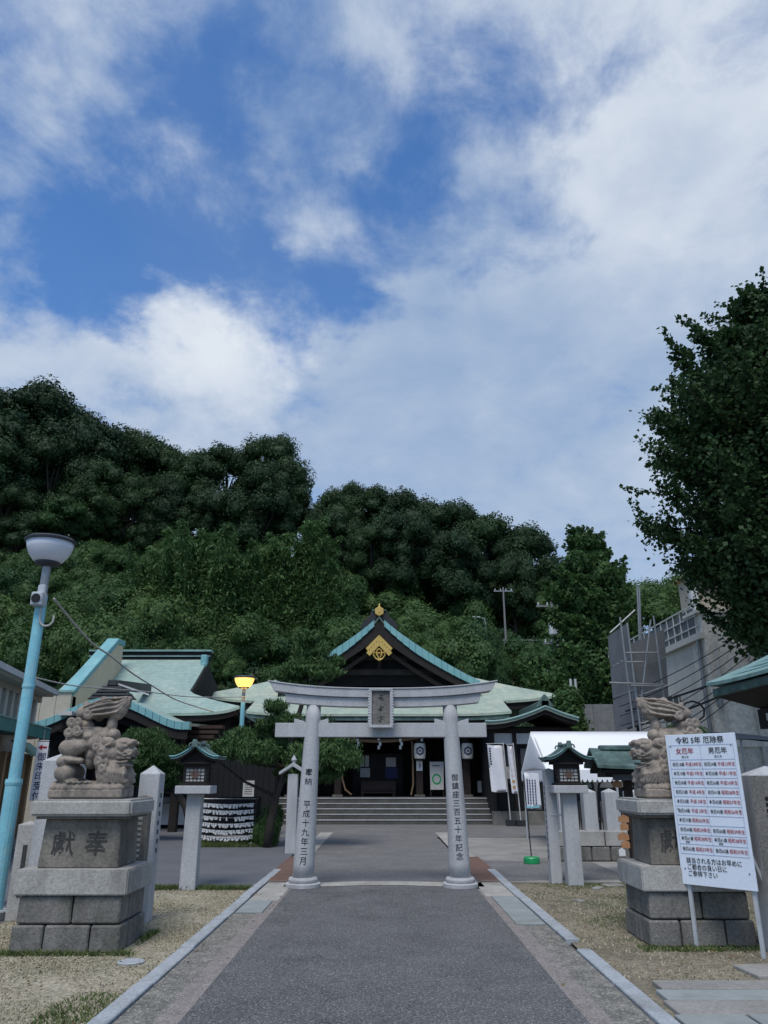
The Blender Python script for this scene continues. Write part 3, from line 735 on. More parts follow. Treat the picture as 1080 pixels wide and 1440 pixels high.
# ------------------------------------------------------------------ main hall
def build_hall():
    X0 = -.2
    t = thing('worship_hall', 'dark timber shrine hall with green copper roof and gold gable ornament behind the torii', 'shrine hall', (X0, 31, 0))
    W = lambda mb, nm, m, **k: mb.build(nm, MT[m], t, **k)
    o = lambda x, y, z: (x, y-31, z)
    # steps; pale strips paint the light caught along the tread edges
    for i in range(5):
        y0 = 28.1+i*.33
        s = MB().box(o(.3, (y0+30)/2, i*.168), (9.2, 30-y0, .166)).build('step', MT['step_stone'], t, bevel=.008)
        MB().box(o(.3, y0+.06, i*.168+.140), (9.22, .15, .030)).build('lit_step_edge', MT['granite'], s)
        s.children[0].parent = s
    W(MB().box(o(0, 32.2, 0), (10.2, 4.4, .80)), 'floor_deck', 'wood_dark')
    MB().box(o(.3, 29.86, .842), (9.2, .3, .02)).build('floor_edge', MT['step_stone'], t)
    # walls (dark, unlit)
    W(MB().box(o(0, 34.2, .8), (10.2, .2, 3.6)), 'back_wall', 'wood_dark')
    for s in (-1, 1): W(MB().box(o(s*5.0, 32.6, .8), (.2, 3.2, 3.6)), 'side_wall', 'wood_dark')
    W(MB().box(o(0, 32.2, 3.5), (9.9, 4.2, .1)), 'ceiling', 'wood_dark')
    for s in (-1, 1):
        for i in range(7): W(MB().box(o(s*(2.1+.36*i), 33.0, .85), (.05, .05, 2.3)), 'slat', 'wood_brown')
    for x in (-3.35, -1.55, 1.55, 3.35):
        p = MB().box(o(x, 30.45, .86), (.27, .27, 2.6)).build('pillar', MT['wood_brown'], t, bevel=.02)
        MB().box(o(x, 30.45, .83), (.40, .40, .1)).build('pillar_foot', MT['stone_die'], p, bevel=.02)
    for zz, h in ((2.95, .22), (3.28, .18)): W(MB().box(o(0, 30.45, zz), (9.6, .2, h)), 'beam', 'wood_dark')
    for x in (-3.35, -1.55, 0, 1.55, 3.35):
        b = MB(); b.box(o(x, 30.42, 3.2), (.5, .32, .1)); b.box(o(x, 30.42, 3.3), (.8, .4, .1)); W(b, 'bracket', 'wood_dark')
    # roofs: wide skirt, porch roof, then the gable
    def up(u, k=.30): return k*abs(u*2-1)**5
    def skirt(u, v):
        w = 4.25+(7.35-4.25)*v; z = 5.62-1.18*(1.12*v-.12*v*v)+up(u)*v
        return o((u*2-1)*w, 33.4-1.95*v, z)
    W(MB().sheet(skirt, 30, 6, .10), 'skirt_roof', 'copper')
    def side(s):
        def f(u, v):      # u along y from front hip to the back, v outwards
            yy0 = 33.4-1.95*v; y = yy0+(41-yy0)*u
            return o(s*(4.25+3.1*v), y, 5.62-1.18*(1.12*v-.12*v*v)+.30*v*(1-u)**5)
        return f
    for s in (-1, 1): W(MB().sheet(side(s), 10, 6, .10), 'skirt_roof', 'copper')
    def porch(u, v):
        w = 4.95; y = 32.0-3.05*v
        return o((u*2-1)*w, y, 4.80-1.02*(1.15*v-.15*v*v)+.10*abs(u*2-1)**6*v)
    W(MB().sheet(porch, 24, 6, .09), 'porch_roof', 'copper')
    W(MB().sheet(lambda u, v: (lambda p: (p[0]*.985, p[1]+.05, p[2]-.12))(porch(u, .93+.07*v)), 24, 1, .12), 'porch_fascia', 'copper_dark')
    def soff(u, v): p = porch(u, v); return (p[0]*.98, p[1]+.15, p[2]-.26)
    W(MB().sheet(soff, 24, 4, .05), 'porch_soffit', 'wood_dark')
    W(MB().sheet(lambda u, v: (lambda p: (p[0]*.99, p[1]+.10, p[2]-.13))(skirt(u, .9+.1*v)), 30, 1, .22), 'eave_fascia', 'wood_dark')
    W(MB().sheet(lambda u, v: (lambda p: (p[0]*.98, p[1]+.25, p[2]-.3))(skirt(u, .2+.8*v)), 20, 3, .05), 'soffit', 'wood_dark')
    for i in range(46):
        x = -4.7+9.4*i/45; W(MB().bar(o(x, 29.15, 3.52), o(x, 30.4, 3.86), .07, .09), 'rafter', 'wood_dark')
    # gable: s along the slope from the ridge (0) to the foot (1)
    HW, ZA, ZB = 4.15, 8.0, 5.12
    def gz(s): return ZB+(ZA-ZB)*(1-s**.84)+.12*s**4
    for s in (-1, 1):
        W(MB().sheet(lambda u, v: o(s*HW*u, 31.62+9.2*v, gz(u)), 24, 4, .10), 'gable_roof', 'copper')
        # sheet-covered verge, plate by plate
        n = 15
        for i in range(n):
            a, b = .05+.95*i/n+.001, .05+.95*(i+1)/n-.001
            q = lambda u, dz, y: o(s*HW*u, y, gz(u)+dz)
            hh = .20+.16*min(1, a*3)*(1.25-a)
            mb = MB(); mb.prism([q(a, .045, 31.5), q(b, .045, 31.5), q(b, -hh, 31.5), q(a, -hh, 31.5)], (0, .3, 0)); mb.build('verge_plate', MT['copper_blue'], t, bevel=.006)
        mb = MB()
        for i in range(16):
            a, b = i/16, (i+1)/16; d0, d1 = .22+.12*(1-a)*0, .80-.25*a; e1 = .80-.25*b
            mb.prism([o(s*HW*a, 31.58, gz(a)-d0), o(s*HW*b, 31.58, gz(b)-d0), o(s*HW*b, 31.58, gz(b)-e1), o(s*HW*a, 31.58, gz(a)-d1)], (0, .14, 0))
        mb.build('barge_board', MT['wood_dark'], t)
        mb = MB()
        for i in range(12):
            a, b = .12+.8*i/12, .12+.8*(i+1)/12; e0, e1 = 1.0-.2*a, 1.0-.2*b
            mb.prism([o(s*HW*a, 31.9, gz(a)-e0), o(s*HW*b, 31.9, gz(b)-e1), o(s*HW*b, 31.9, gz(b)-e1-.18), o(s*HW*a, 31.9, gz(a)-e0-.18)], (0, .1, 0))
        mb.build('inner_rafter', MT['wood_brown'], t)
        W(MB().prism([o(s*3.25, 31.75, 5.62), o(s*3.95, 31.75, 5.45), o(s*3.6, 31.75, 5.38), o(s*3.0, 31.75, 5.40)], (0, .2, 0)), 'gable_foot_carving', 'plaster_cream')
    mb = MB(); n = 20
    pts = [o(HW*(i/n*2-1)*.93, 32.6, min(gz(abs(i/n*2-1))-.3, 99)) for i in range(n+1)]
    mb.prism([o(-3.9, 32.6, 5.2)]+pts+[o(3.9, 32.6, 5.2)], (0, .15, 0)); mb.build('gable_panel', MT['wood_black'], t)
    W(MB().box(o(0, 32.3, 5.62), (7.0, .25, .22)), 'gable_beam', 'wood_dark'); W(MB().box(o(0, 32.35, 6.25), (4.2, .2, .16)), 'gable_beam', 'wood_dark')
    for x in (-1.1, 0, 1.1): W(MB().box(o(x, 32.4, 5.8), (.16, .16, 1.4 if x == 0 else .5)), 'gable_strut', 'wood_dark')
    # gold ornament under the apex: chevron plate with pendant
    g = MB()
    for s in (-1, 1):
        g.prism([o(0, 31.5, 7.18), o(s*.56, 31.5, 6.62), o(s*.47, 31.5, 6.50), o(s*.54, 31.5, 6.44), o(s*.40, 31.5, 6.30), o(s*.30, 31.5, 6.40), o(0, 31.5, 6.72)], (0, .07, 0))
        for i in range(4): g.lathe([(.02, -.02), (.035, 0), (.02, .02)], o(s*(.12+.1*i), 31.49, 6.92-.11*i), 8)
    g.build('gold_chevron', MT['gold'], t, bevel=.008)
    g = MB()
    for s in (-1, 1):
        g.tube([o(0, 31.52, 6.12), o(s*.14, 31.52, 6.2), o(s*.24, 31.52, 6.34), o(s*.2, 31.52, 6.46), o(s*.10, 31.52, 6.42), o(s*.12, 31.52, 6.33)], .03, 6)
        g.tube([o(0, 31.52, 6.6), o(s*.1, 31.52, 6.52), o(s*.06, 31.52, 6.3), o(0, 31.52, 6.12)], .028, 6)
    g.lathe([(.02, -.04), (.07, 0), (.02, .04)], o(0, 31.5, 6.42), 12)
    g.build('gold_pendant', MT['gold'], t)
    # ridge with its end board and gold hexagon
    W(MB().box(o(0, 36.2, 7.88), (.5, 9.0, .34)), 'ridge', 'wood_dark', bevel=.02); W(MB().box(o(0, 36.2, 8.22), (.62, 9.1, .07)), 'ridge_cap', 'copper_dark', bevel=.02)
    for s in (-1, 1):
        W(MB().prism([o(s*.10, 31.55, 7.9), o(s*.34, 31.55, 8.2), o(s*.42, 31.55, 7.95), o(s*.62, 31.55, 7.82), o(s*.80, 31.55, 7.50), o(s*.60, 31.55, 7.42)], (0, .2, 0)), 'ridge_end_scroll', 'metal_dark', bevel=.02)
    h = MB(); h.prism([o(.21*math.sin(a), 31.40, 8.17+.21*math.cos(a)) for a in [i*math.pi/3 for i in range(6)]], (0, .12, 0)); h.build('gold_hexagon', MT['gold'], t, bevel=.02)
    h = MB(); h.prism([o(.07*math.sin(a), 31.38, 8.17+.07*math.cos(a)) for a in [i*math.pi/3 for i in range(6)]], (0, .02, 0)); h.lathe([(.07, 0), (.03, .05), (.04, .09), (.005, .15)], o(0, 31.5, 8.36), 10); h.build('ridge_finial', MT['gold'], t)
    # fittings on the wall: notices, ropes
    for x0, x1, z0, z1, m in ((-.75, -.60, 1.95, 2.38, 'paper_dim'), (-.56, -.41, 1.95, 2.38, 'paper_dim'), (-.75, -.36, 1.55, 1.9, 'paper_dim'), (.28, .68, 1.95, 2.3, 'paper_dim'), (.25, .75, 1.5, 1.92, 'ink_blue')):
        W(MB().lohi(o(x0, 32.0, z0), o(x1, 32.03, z1)), 'notice', m)
    W(MB().box(o(-.05, 32.06, .85), (2.0, .08, 1.6)), 'inner_screen', 'wood_dark')
    for x in (-1.55, 1.55):
        W(MB().box(o(x, 30.28, 1.78), (.23, .02, .36)), 'pillar_notice', 'paper')
        mk = MB(); mk.box(o(x, 30.267, 1.86), (.02, .004, .2)); mk.box(o(x+.04, 30.267, 1.9), (.014, .004, .14)); tag(mk.build('notice_writing', MT['ink'], t), kind='stuff')
    W(MB().box(o(3.95, 30.9, 1.0), (.3, .05, .42)), 'notice', 'paper_dim')
    rp = MB(); rp.tube([o(-1.75+3.5*i/20, 30.25, 3.0-.14*math.sin(math.pi*i/20)) for i in range(21)], [.03+.035*math.sin(math.pi*i/20) for i in range(21)], 8); W(rp, 'straw_rope', 'rope')
    for i in range(5):
        x = -1.65+.825*i
        z = MB(); 
        for q in range(3): z.box(o(x+.05*(q % 2), 30.2, 2.82-.13*q), (.09, .008, .13))
        W(z, 'zigzag_paper', 'paper')
    for s in (-1, 1):
        rp = MB(); rp.tube([o(s*1.33, 30.3, 2.85), o(s*1.35, 30.25, 2.2), o(s*1.38, 30.22, 1.5), o(s*1.25, 30.2, 1.1), o(s*1.02, 30.2, .93)] if s < 0 else [o(1.28, 30.3, 2.85), o(1.3, 30.25, 2.0), o(1.3, 30.22, 1.3), o(1.22, 30.2, .92)], .035, 6); W(rp, 'hanging_rope', 'rope')
    return t
build_hall()

# offering box, paper lanterns, signs at the hall
t = thing('offering_box', 'dark wooden offering box in the hall doorway above the steps', 'offering box', (-.22, 31.2, .86))
MB().box((0, 0, .1), (1.35, .7, .45)).build('chest', MT['wood_brown'], t, bevel=.01)
for s in (-1, 1): MB().box((s*.6, 0, 0), (.1, .75, .1)).build('foot', MT['wood_dark'], t)
for i in range(9): MB().box((-.55+i*.1375, 0, .555), (.05, .68, .04)).build('slat', MT['wood_brown'], t)
MB().box((0, -.365, .2), (1.3, .03, .05)).build('rail', MT['wood_dark'], t)
def chochin(x, label):
    t = thing('paper_lantern', label, 'paper lantern', (x, 30.05, 2.14))
    pr = []
    for i in range(25):
        u = i/24; r = .19+.035*math.sin(math.pi*u)**.6+.006*(i % 2); pr.append((r, .07+.56*u))
    MB().lathe(pr, (0, 0, 0), 28).build('paper_body', MT['lantern_paper'], t, smooth=True)
    MB().lathe([(.13, 0), (.17, .02), (.17, .07), (.15, .08)], (0, 0, 0), 24).build('bottom_ring', MT['wood_black'], t)
    MB().lathe([(.15, .62), (.17, .63), (.17, .68), (.13, .70)], (0, 0, 0), 24).build('top_ring', MT['wood_black'], t)
    MB().tube([(0, 0, .69), (0, 0, .86)], .015, 6).build('hook', MT['wood_black'], t)
    c = MB(); rr = .237
    def w(a, z): return (rr*math.sin(a), -rr*math.cos(a)-.002, .35+z)
    for i in range(6):
        a0, a1 = i*math.pi/3, (i+1)*math.pi/3
        o0, o1, i0, i1 = [(k*math.sin(a), k*math.cos(a)) for k, a in ((.17, a0), (.17, a1), (.105, a0), (.105, a1))]
        c.add([w(p[0]/rr, p[1]) for p in (o0, o1, i1, i0)], [(0, 1, 2, 3)])
        b0 = (i*math.pi/3); c.add([w(p[0]/rr, p[1]) for p in ((0, 0), (.025*math.sin(b0-.5), .025*math.cos(b0-.5)), (.07*math.sin(b0), .07*math.cos(b0)), (.025*math.sin(b0+.5), .025*math.cos(b0+.5)))], [(0, 1, 2, 3)])
    tag(c.build('crest', MT['ink_blue'], t), kind='stuff')
chochin(1.36, 'white paper lantern with hexagon crest beside the inner right hall pillar')
chochin(3.17, 'white paper lantern with hexagon crest, rightmost at the hall front')
chochin(-1.74, 'white paper lantern with hexagon crest half hidden by the pine at the hall')
t = thing('standing_notice', 'leaning white notice board with a green drawing at the hall pillar', 'notice board', (2.0, 30.2, .86), .12)
mb = MB(); mb.prism([(-.25, 0, .25), (.25, 0, .25), (.30, .15, 1.25), (-.24, .15, 1.25)], (0, .03, 0)); mb.build('board', MT['paper_dim'], t)
mb = MB(); mb.prism([(.18*math.sin(a), -.008+.06+.028*math.cos(a), .62+.2*math.cos(a)) for a in [i*.2618 for i in range(24)]], (0, .004, 0)); mb.build('green_ring', MT['green_plastic'], t)
mb = MB(); mb.prism([(.12*math.sin(a), -.016+.06+.018*math.cos(a), .62+.13*math.cos(a)) for a in [i*.2618 for i in range(24)]], (0, .004, 0)); mb.build('inner_disc', MT['paper_dim'], t)
mb = MB()
for i in range(5): mb.box((-.12+i*.06, .122+.0, 1.08), (.035, .004, .05))
tag(mb.build('heading_marks', MT['ink'], t), kind='stuff')
for s in (-1, 1): MB().bar((s*.24, .0, 0), (s*.25, .17, 1.2), .03).build('leg', MT['wood_brown'], t)
MB().bar((0, .5, 0), (0, .16, 1.1), .03).build('leg', MT['wood_brown'], t)
def nobori(px0, px1, ytop, ybot, Y, label, marks):
    a, b = P(px0, ytop, Y), P(px1, ytop, Y); zb = P(px0, ybot, Y).z; w = b.x-a.x; h = a.z-zb
    t = thing('banner_flag', label, 'banner', (a.x, Y, .0))
    MB().sheet(lambda u, v: (w*u+.10*h*(1-v)*.55, .05*math.sin(u*5+v*3), zb+h*v-.03*math.sin(u*math.pi)), 8, 14, .004).build('cloth', MT['cloth'], t, smooth=True)
    pole = MB(); pole.tube([(w+.30*.5, .1, .2), (w+.02, .02, a.z+.08)], .018, 6); pole.tube([(w+.02, .02, a.z+.03), (-.03, .02, a.z+.03)], .012, 6); pole.build('pole', MT['gutter_white'], t)
    MB().box((w+.15, .1, .0), (.3, .3, .2)).build('foot', MT['metal_dark'], t)
    mk = MB()
    for (u, v, su, sv) in marks:
        c = lambda uu, vv: (w*uu+.055*h*(1-vv), .05*math.sin(uu*5+vv*3)-.008, zb+h*vv-.03*math.sin(uu*math.pi))
        mk.add([c(u-su, v-sv), c(u+su, v-sv), c(u+su, v+sv), c(u-su, v+sv)], [(0, 1, 2, 3)])
    return t, mk
t, mk = nobori(685, 707, 1047, 1113, 27.2, 'white vertical banner beside the right end of the hall steps', [(.13+.02*random.random(), .92-.055*i, .05, .018) for i in range(7)])
tag(mk.build('illegible_writing', MT['ink'], t), kind='stuff')
t, mk = nobori(713, 721, 1048, 1115, 27.0, 'narrow white banner with orange marks right of the wider banner', [(.5, .85-.12*i, .22, .03) for i in range(7)])
tag(mk.build('orange_marks', MT['orange_roof'], t), kind='stuff')

# ------------------------------------------------------------------ side building right of the hall
def right_building():
    t = thing('side_building', 'low dark building with curved green gable right of the hall', 'building', (5.5, 28.5, 0))
    b = lambda mb, nm, m, **k: mb.build(nm, MT[m], t, world=True, **k)
    Y0 = 27.0
    def prof(x):
        d = x-5.62; s = abs(d)/2.1; return 3.86-.55*(1-(1-min(s, 1))**1.7)+.05*s**4
    xs0, xs1 = 3.5, 6.75
    f = lambda dz, y0, y1, ins=0.: (lambda u, v: (xs0+ins+(xs1-xs0-2*ins)*u, y0+(y1-y0)*v, prof(xs0+ins+(xs1-xs0-2*ins)*u)+dz))
    b(MB().sheet(f(0, Y0, 32), 20, 2, .08), 'roof', 'copper'); b(MB().sheet(f(-.082, Y0+.08, 31, .05), 20, 2, .14), 'barge_board', 'wood_dark')
    b(MB().tube([(xs0+(xs1-xs0)*i/20, Y0, prof(xs0+(xs1-xs0)*i/20)+.02) for i in range(21)], .05, 6), 'verge', 'copper_plain')
    b(MB().box((5.62, 29.5, 3.8), (.3, 5, .3)), 'ridge', 'copper_dark', bevel=.03)
    m = MB(); m.prism([(5.3, 27, 3.85), (5.94, 27, 3.85), (5.72, 27, 4.2), (5.62, 27, 4.32), (5.52, 27, 4.2)], (0, .2, 0)); b(m, 'ridge_end', 'copper_dark', bevel=.03)
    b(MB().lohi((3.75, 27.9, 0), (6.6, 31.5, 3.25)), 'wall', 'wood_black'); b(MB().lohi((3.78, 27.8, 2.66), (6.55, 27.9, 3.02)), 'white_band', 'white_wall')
    b(MB().lohi((3.7, 27.75, 3.02), (6.65, 27.9, 3.2)), 'beam', 'wood_dark')
    for x in (3.82, 4.6, 5.6, 6.5): b(MB().lohi((x-.07, 27.74, .3), (x+.07, 27.88, 3.02)), 'post', 'wood_dark')
    for x in (4.2, 5.1, 6.05):
        w = b(MB().lohi((x-.3, 27.82, 1.35), (x+.3, 27.88, 2.5)), 'window', 'glass_dark')
        mb = MB().lohi((x-.02, 27.79, 1.35), (x+.02, 27.82, 2.5)); mb.lohi((x-.3, 27.79, 1.9), (x+.3, 27.815, 1.94)); o = mb.build('sash', MT['wood_dark'], t, world=True); o.parent = w
    b(MB().lohi((3.9, 27.79, 1.5), (4.4, 27.815, 1.9)), 'notice', 'paper_dim')
    b(MB().lohi((3.7, 27.7, 0), (6.7, 27.9, .45)), 'plinth', 'stone_dark')
    # roof corner of the building behind
    f2 = lambda u, v: (5.0+2.2*u, 31.8+3*v, 4.45+.5*v+.25*u**3)
right_building()

# ------------------------------------------------------------------ shrine office with the curved porch, left
def office():
    t = thing('shrine_office', 'dark shrine office with green copper roof and curved porch gable, left', 'building', (-8.3, 27, 0))
    b = lambda mb, nm, m, **k: mb.build(nm, MT[m], t, world=True, **k)
    # main roof
    def zr(v): return 6.0-2.45*(1.18*v-.18*v*v)
    def xr(v): return -6.92+(0 if v < .6 else 2.15*((v-.6)/.4)**1.15)
    def yr(v): return 30.0-4.4*v
    def f(u, v): x0 = -11.6; x = x0+(xr(v)-x0)*u; return (x, yr(v), zr(v)+(.22*u**14*max(0, (v-.6)/.4)))
    b(MB().sheet(f, 40, 12, .09), 'main_roof', 'copper_office')
    def g(u, v):        # side skirt
        vv = .6+.4*v; return (xr(vv), yr(vv)+(33-yr(vv))*u, zr(vv)+.22*max(0, v)*(1-u)**6)
    b(MB().sheet(g, 8, 6, .09), 'side_roof', 'copper_office')
    b(MB().sheet(lambda u, v: (lambda p: (p[0]-.05, p[1]+.08, p[2]-.10))(f(.45+.55*u, .95+.05*v)), 24, 1, .16), 'eave_fascia', 'wood_dark')
    b(MB().sheet(lambda u, v: (lambda p: (p[0]-.15, p[1]+.2, p[2]-.26))(f(.4+.6*u, .55+.45*v)), 24, 2, .04), 'soffit', 'wood_dark')
    b(MB().sheet(lambda u, v: (lambda p: (p[0]-.12, p[1], p[2]-.12))(g(u, .5+.5*v)), 8, 2, .12), 'soffit', 'wood_dark')
    m = MB(); m.prism([(-7.0, yr(v), zr(v)-.12) for v in (0, .15, .3, .45, .6)]+[(-7.0, 33, zr(.6)-.12), (-7.0, 33, 4.9)], (-.12, 0, 0)); b(m, 'gable_panel', 'wood_black')
    m = MB()
    for i in range(8):
        v0, v1 = .6*i/8, .6*(i+1)/8
        m.prism([(-6.93, yr(v0), zr(v0)-.09), (-6.93, yr(v1), zr(v1)-.09), (-6.93, yr(v1), zr(v1)-.4), (-6.93, yr(v0), zr(v0)-.4)], (.06, 0, 0))
    b(m, 'barge_board', 'wood_dark')
    b(MB().lohi((-11.6, 29.85, 5.9), (-6.85, 30.2, 6.22)), 'ridge', 'wood_black'); b(MB().lohi((-11.6, 29.78, 6.22), (-6.8, 30.27, 6.29)), 'ridge_cap', 'copper_plain')
    b(MB().lohi((-11.6, 29.8, 6.02), (-6.84, 29.86, 6.06)), 'ridge_line', 'copper_plain')
    m = MB(); m.lohi((-7.12, 29.5, 5.55), (-6.88, 29.8, 6.05)); m.lohi((-7.08, 29.4, 5.4), (-6.92, 29.55, 5.7)); b(m, 'ridge_end', 'copper_blue', bevel=.03)
    # curved porch
    XC, HW, Y0 = -8.35, 2.5, 23.5
    def kz(s): a = abs(s); g = a*a*(3-2*a); return 3.72-.78*g+.05*max(0, a-.8)*5*a
    b(MB().sheet(lambda u, v: (XC+HW*(u*2-1), Y0+.12+3.6*v, kz(u*2-1)+.10+.15*v), 36, 4, .08), 'porch_roof', 'copper_office')
    n = 22
    for i in range(n):
        a, c = -1+2*i/n+.002, -1+2*(i+1)/n-.002
        q = lambda s, dz: (XC+HW*s, Y0, kz(s)+dz)
        m = MB(); m.prism([q(a, .14), q(c, .14), q(c, -.09), q(a, -.09)], (0, .28, 0)); b(m, 'verge_plate', 'copper_blue', bevel=.007)
    m = MB(); m2 = MB()
    for i in range(30):
        a, c = -.97+1.94*i/30, -.97+1.94*(i+1)/30; q = lambda s, dz: (XC+HW*s, Y0+.06, kz(s)+dz)
        m.prism([q(a, -.10), q(c, -.10), q(c, -.36), q(a, -.36)], (0, .12, 0))
        q2 = lambda s, dz: (XC+HW*s*.9, Y0+.5, kz(s)+dz); m2.prism([q2(a, -.3), q2(c, -.3), q2(c, -.6), q2(a, -.6)], (0, .12, 0))
    b(m, 'barge_board', 'wood_dark'); b(m2, 'inner_board', 'wood_black')
    # dark tile-end ornament on the crest and its ridge
    m = MB()
    for (w, z0, h) in ((.72, 3.80, .10), (.62, 3.90, .10), (.48, 4.0, .10), (.34, 4.1, .10), (.16, 4.2, .18)): m.box((XC, Y0+.25, z0), (w*2, .35, h), taper=.86)
    b(m, 'crest_ornament', 'metal_dark', bevel=.02)
    m = MB(); m.bar((XC, Y0+.4, 4.25), (XC+.0, 27.2, 4.5), .26, .3); b(m, 'porch_ridge', 'metal_dark')
    m = MB(); m.bar((XC+.1, Y0+.2, 4.28), (XC+1.1, Y0+.3, 3.95), .05, .05); b(m, 'crest_rod', 'gutter_white')
    # body
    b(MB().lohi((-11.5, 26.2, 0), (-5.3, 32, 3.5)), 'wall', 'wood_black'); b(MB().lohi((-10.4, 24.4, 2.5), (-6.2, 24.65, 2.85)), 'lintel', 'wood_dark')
    for x in (-10.2, -6.35): b(MB().box((x, 24.5, 0), (.24, .24, 2.9)), 'porch_pillar', 'wood_dark', bevel=.01)
    for i in range(4): b(MB().box((-5.75, 24.9, 2.55+i*.15), (.55+.25*i, .4, .1)), 'bracket', 'wood_brown')
    b(MB().lohi((-9.5, 26.1, .4), (-7.2, 26.18, 2.4)), 'door', 'glass_dark')
    for i in range(6): b(MB().lohi((-9.5+i*.46-.03, 26.04, .4), (-9.5+i*.46+.03, 26.1, 2.4)), 'mullion', 'wood_brown')
    b(MB().lohi((-7.5, 26.0, .12), (-6.4, 26.15, .78)), 'white_panel', 'white_wall')
    b(MB().lohi((-5.5, 26.1, 2.5), (-4.3, 26.2, 2.62)), 'gutter', 'gutter_white')
    m = MB(); m.lohi((-8.0, 25.4, .78), (-6.7, 26.2, .95)); b(m, 'low_roof', 'tile_grey', bevel=.03)
office()
t = thing('parapet_building', 'cream stepped fire wall with a turquoise coping left of the shrine office', 'building', (-10.3, 26, 0))
m = MB(); m.prism([(-10.0, 24.9, 2.4), (-10.0, 24.9, 4.05), (-10.0, 28.4, 6.28), (-10.0, 29.0, 6.28), (-10.0, 29.0, 2.4)], (-.35, 0, 0)); m.build('sloped_wall', MT['plaster_cream'], t, world=True)
m = MB(); m.prism([(-9.95, 24.8, 4.02), (-9.95, 28.4, 6.29), (-9.95, 29.05, 6.29), (-9.95, 29.05, 6.47), (-9.95, 28.3, 6.47), (-9.95, 24.8, 4.22)], (-.45, 0, 0)); m.build('coping', MT['copper_blue'], t, world=True, bevel=.02)
for i in range(3): MB().lohi((-11.45+i*.48, 24.75, 0), (-10.98+i*.48, 24.9, 4.12)).build('wall_panel', MT['plaster'], t, world=True, bevel=.006)
MB().lohi((-13, 24.9, 0), (-10.0, 25.1, 4.0)).build('wall', MT['plaster'], t, world=True); MB().lohi((-11.6, 24.7, 4.12), (-9.94, 25.0, 4.18)).build('flat_coping', MT['copper_plain'], t, world=True)
MB().lohi((-9.75, 23.3, 3.3), (-9.35, 23.6, 3.42)).build('lamp_shade', MT['paper_dim'], t, world=True)

# beige building along the left edge
def left_building():
    A, B = Vector((-7.75, 13.2, 0)), Vector((-9.28, 21.0, 0)); d = (B-A).normalized(); n = Vector((d.y, -d.x, 0)); Ln = (B-A).length   # n faces the path
    t = thing('hall_annex', 'beige two storey building with green roof along the left edge', 'building', (-9, 18, 0))
    b = lambda mb, nm, m, **k: mb.build(nm, MT[m], t, world=True, **k)
    p = lambda s, o, z: A+d*s+n*o+Vector((0, 0, z))
    def blk(s0, s1, o0, o1, z0, z1):
        m = MB(); pts = [p(s0, o0, z0), p(s1, o0, z0), p(s1, o1, z0), p(s0, o1, z0)]
        return m.prism(pts, (0, 0, z1-z0))
    b(blk(0, Ln, -.25, -4, 0, 3.7), 'wall', 'plaster')
    b(blk(0, Ln, -.24, .0, 2.6, 2.78), 'sill_band', 'plaster_pale'); b(blk(0, Ln, -.24, .0, 3.45, 3.7), 'head_band', 'plaster')
    k = 14
    for i in range(k):
        s0 = Ln*i/k
        b(blk(s0, s0+.22, -.24, -.02, 2.78, 3.45), 'pilaster', 'plaster_pale')
        w = b(blk(s0+.22, s0+Ln/k, -.22, -.16, 2.78, 3.45), 'window', 'wood_brown'); 
        o = blk(s0+.46, s0+.50, -.16, -.12, 2.78, 3.45).build('mullion', MT['plaster_cream'], t, world=True); o.parent = w
    b(MB().sheet(lambda u, v: p(Ln*1.0*u-.2, .3-2.6*v, 3.74+.80*v), 6, 3, .08), 'roof', 'copper_plain')
    b(blk(-.3, Ln*.99, .30, .42, 3.64, 3.77), 'gutter', 'gutter_white'); b(blk(-.3, Ln*.985, -.2, .3, 3.60, 3.66), 'soffit', 'plaster_pale')
    b(blk(-.5, Ln*.72, -.2, .75, 2.50, 2.56), 'canopy', 'paint_green'); b(blk(-.5, Ln*.72, .72, .80, 2.40, 2.64), 'canopy_edge', 'paint_green'); b(blk(-.5, Ln*.72, .70, .82, 2.64, 2.67), 'canopy_trim', 'copper_plain')
    b(blk(0, Ln*.7, -.24, -.2, 1.95, 2.35), 'sign_band', 'plaster_cream')
    for i in range(7): b(MB().sheet(lambda u, v: p(Ln*.66+1.9*(i+u)/7*1.0, .55-.5*v, 2.02+.34*v+.03*math.sin(u*math.pi)), 4, 1, .012), 'awning_strip', 'awning_green')
    b(blk(0, Ln, -.24, -.22, 0, 1.95), 'recess_shade', 'wood_black')  # black sheet on the wall paints the shaded recess under the canopy
    for s in (.3, .45, .58, .66, .72, .80, .88): b(MB().bar(p(Ln*s, .12, .1), p(Ln*s, .12, 2.1), .11), 'timber_post', 'wood_warm')
    for s in (.735, .76, .785, .81, .835): b(blk(Ln*s, Ln*s+.235, -.15, -.1, .5, 2.0), 'board', 'wood_warm')
    b(blk(Ln*.74, Ln*.83, -.08, -.06, .75, 1.05), 'notice', 'paper_dim'); b(blk(0, Ln, -.2, .35, 0, .16), 'step', 'concrete')
    return p, Ln
pw, Ln = left_building()
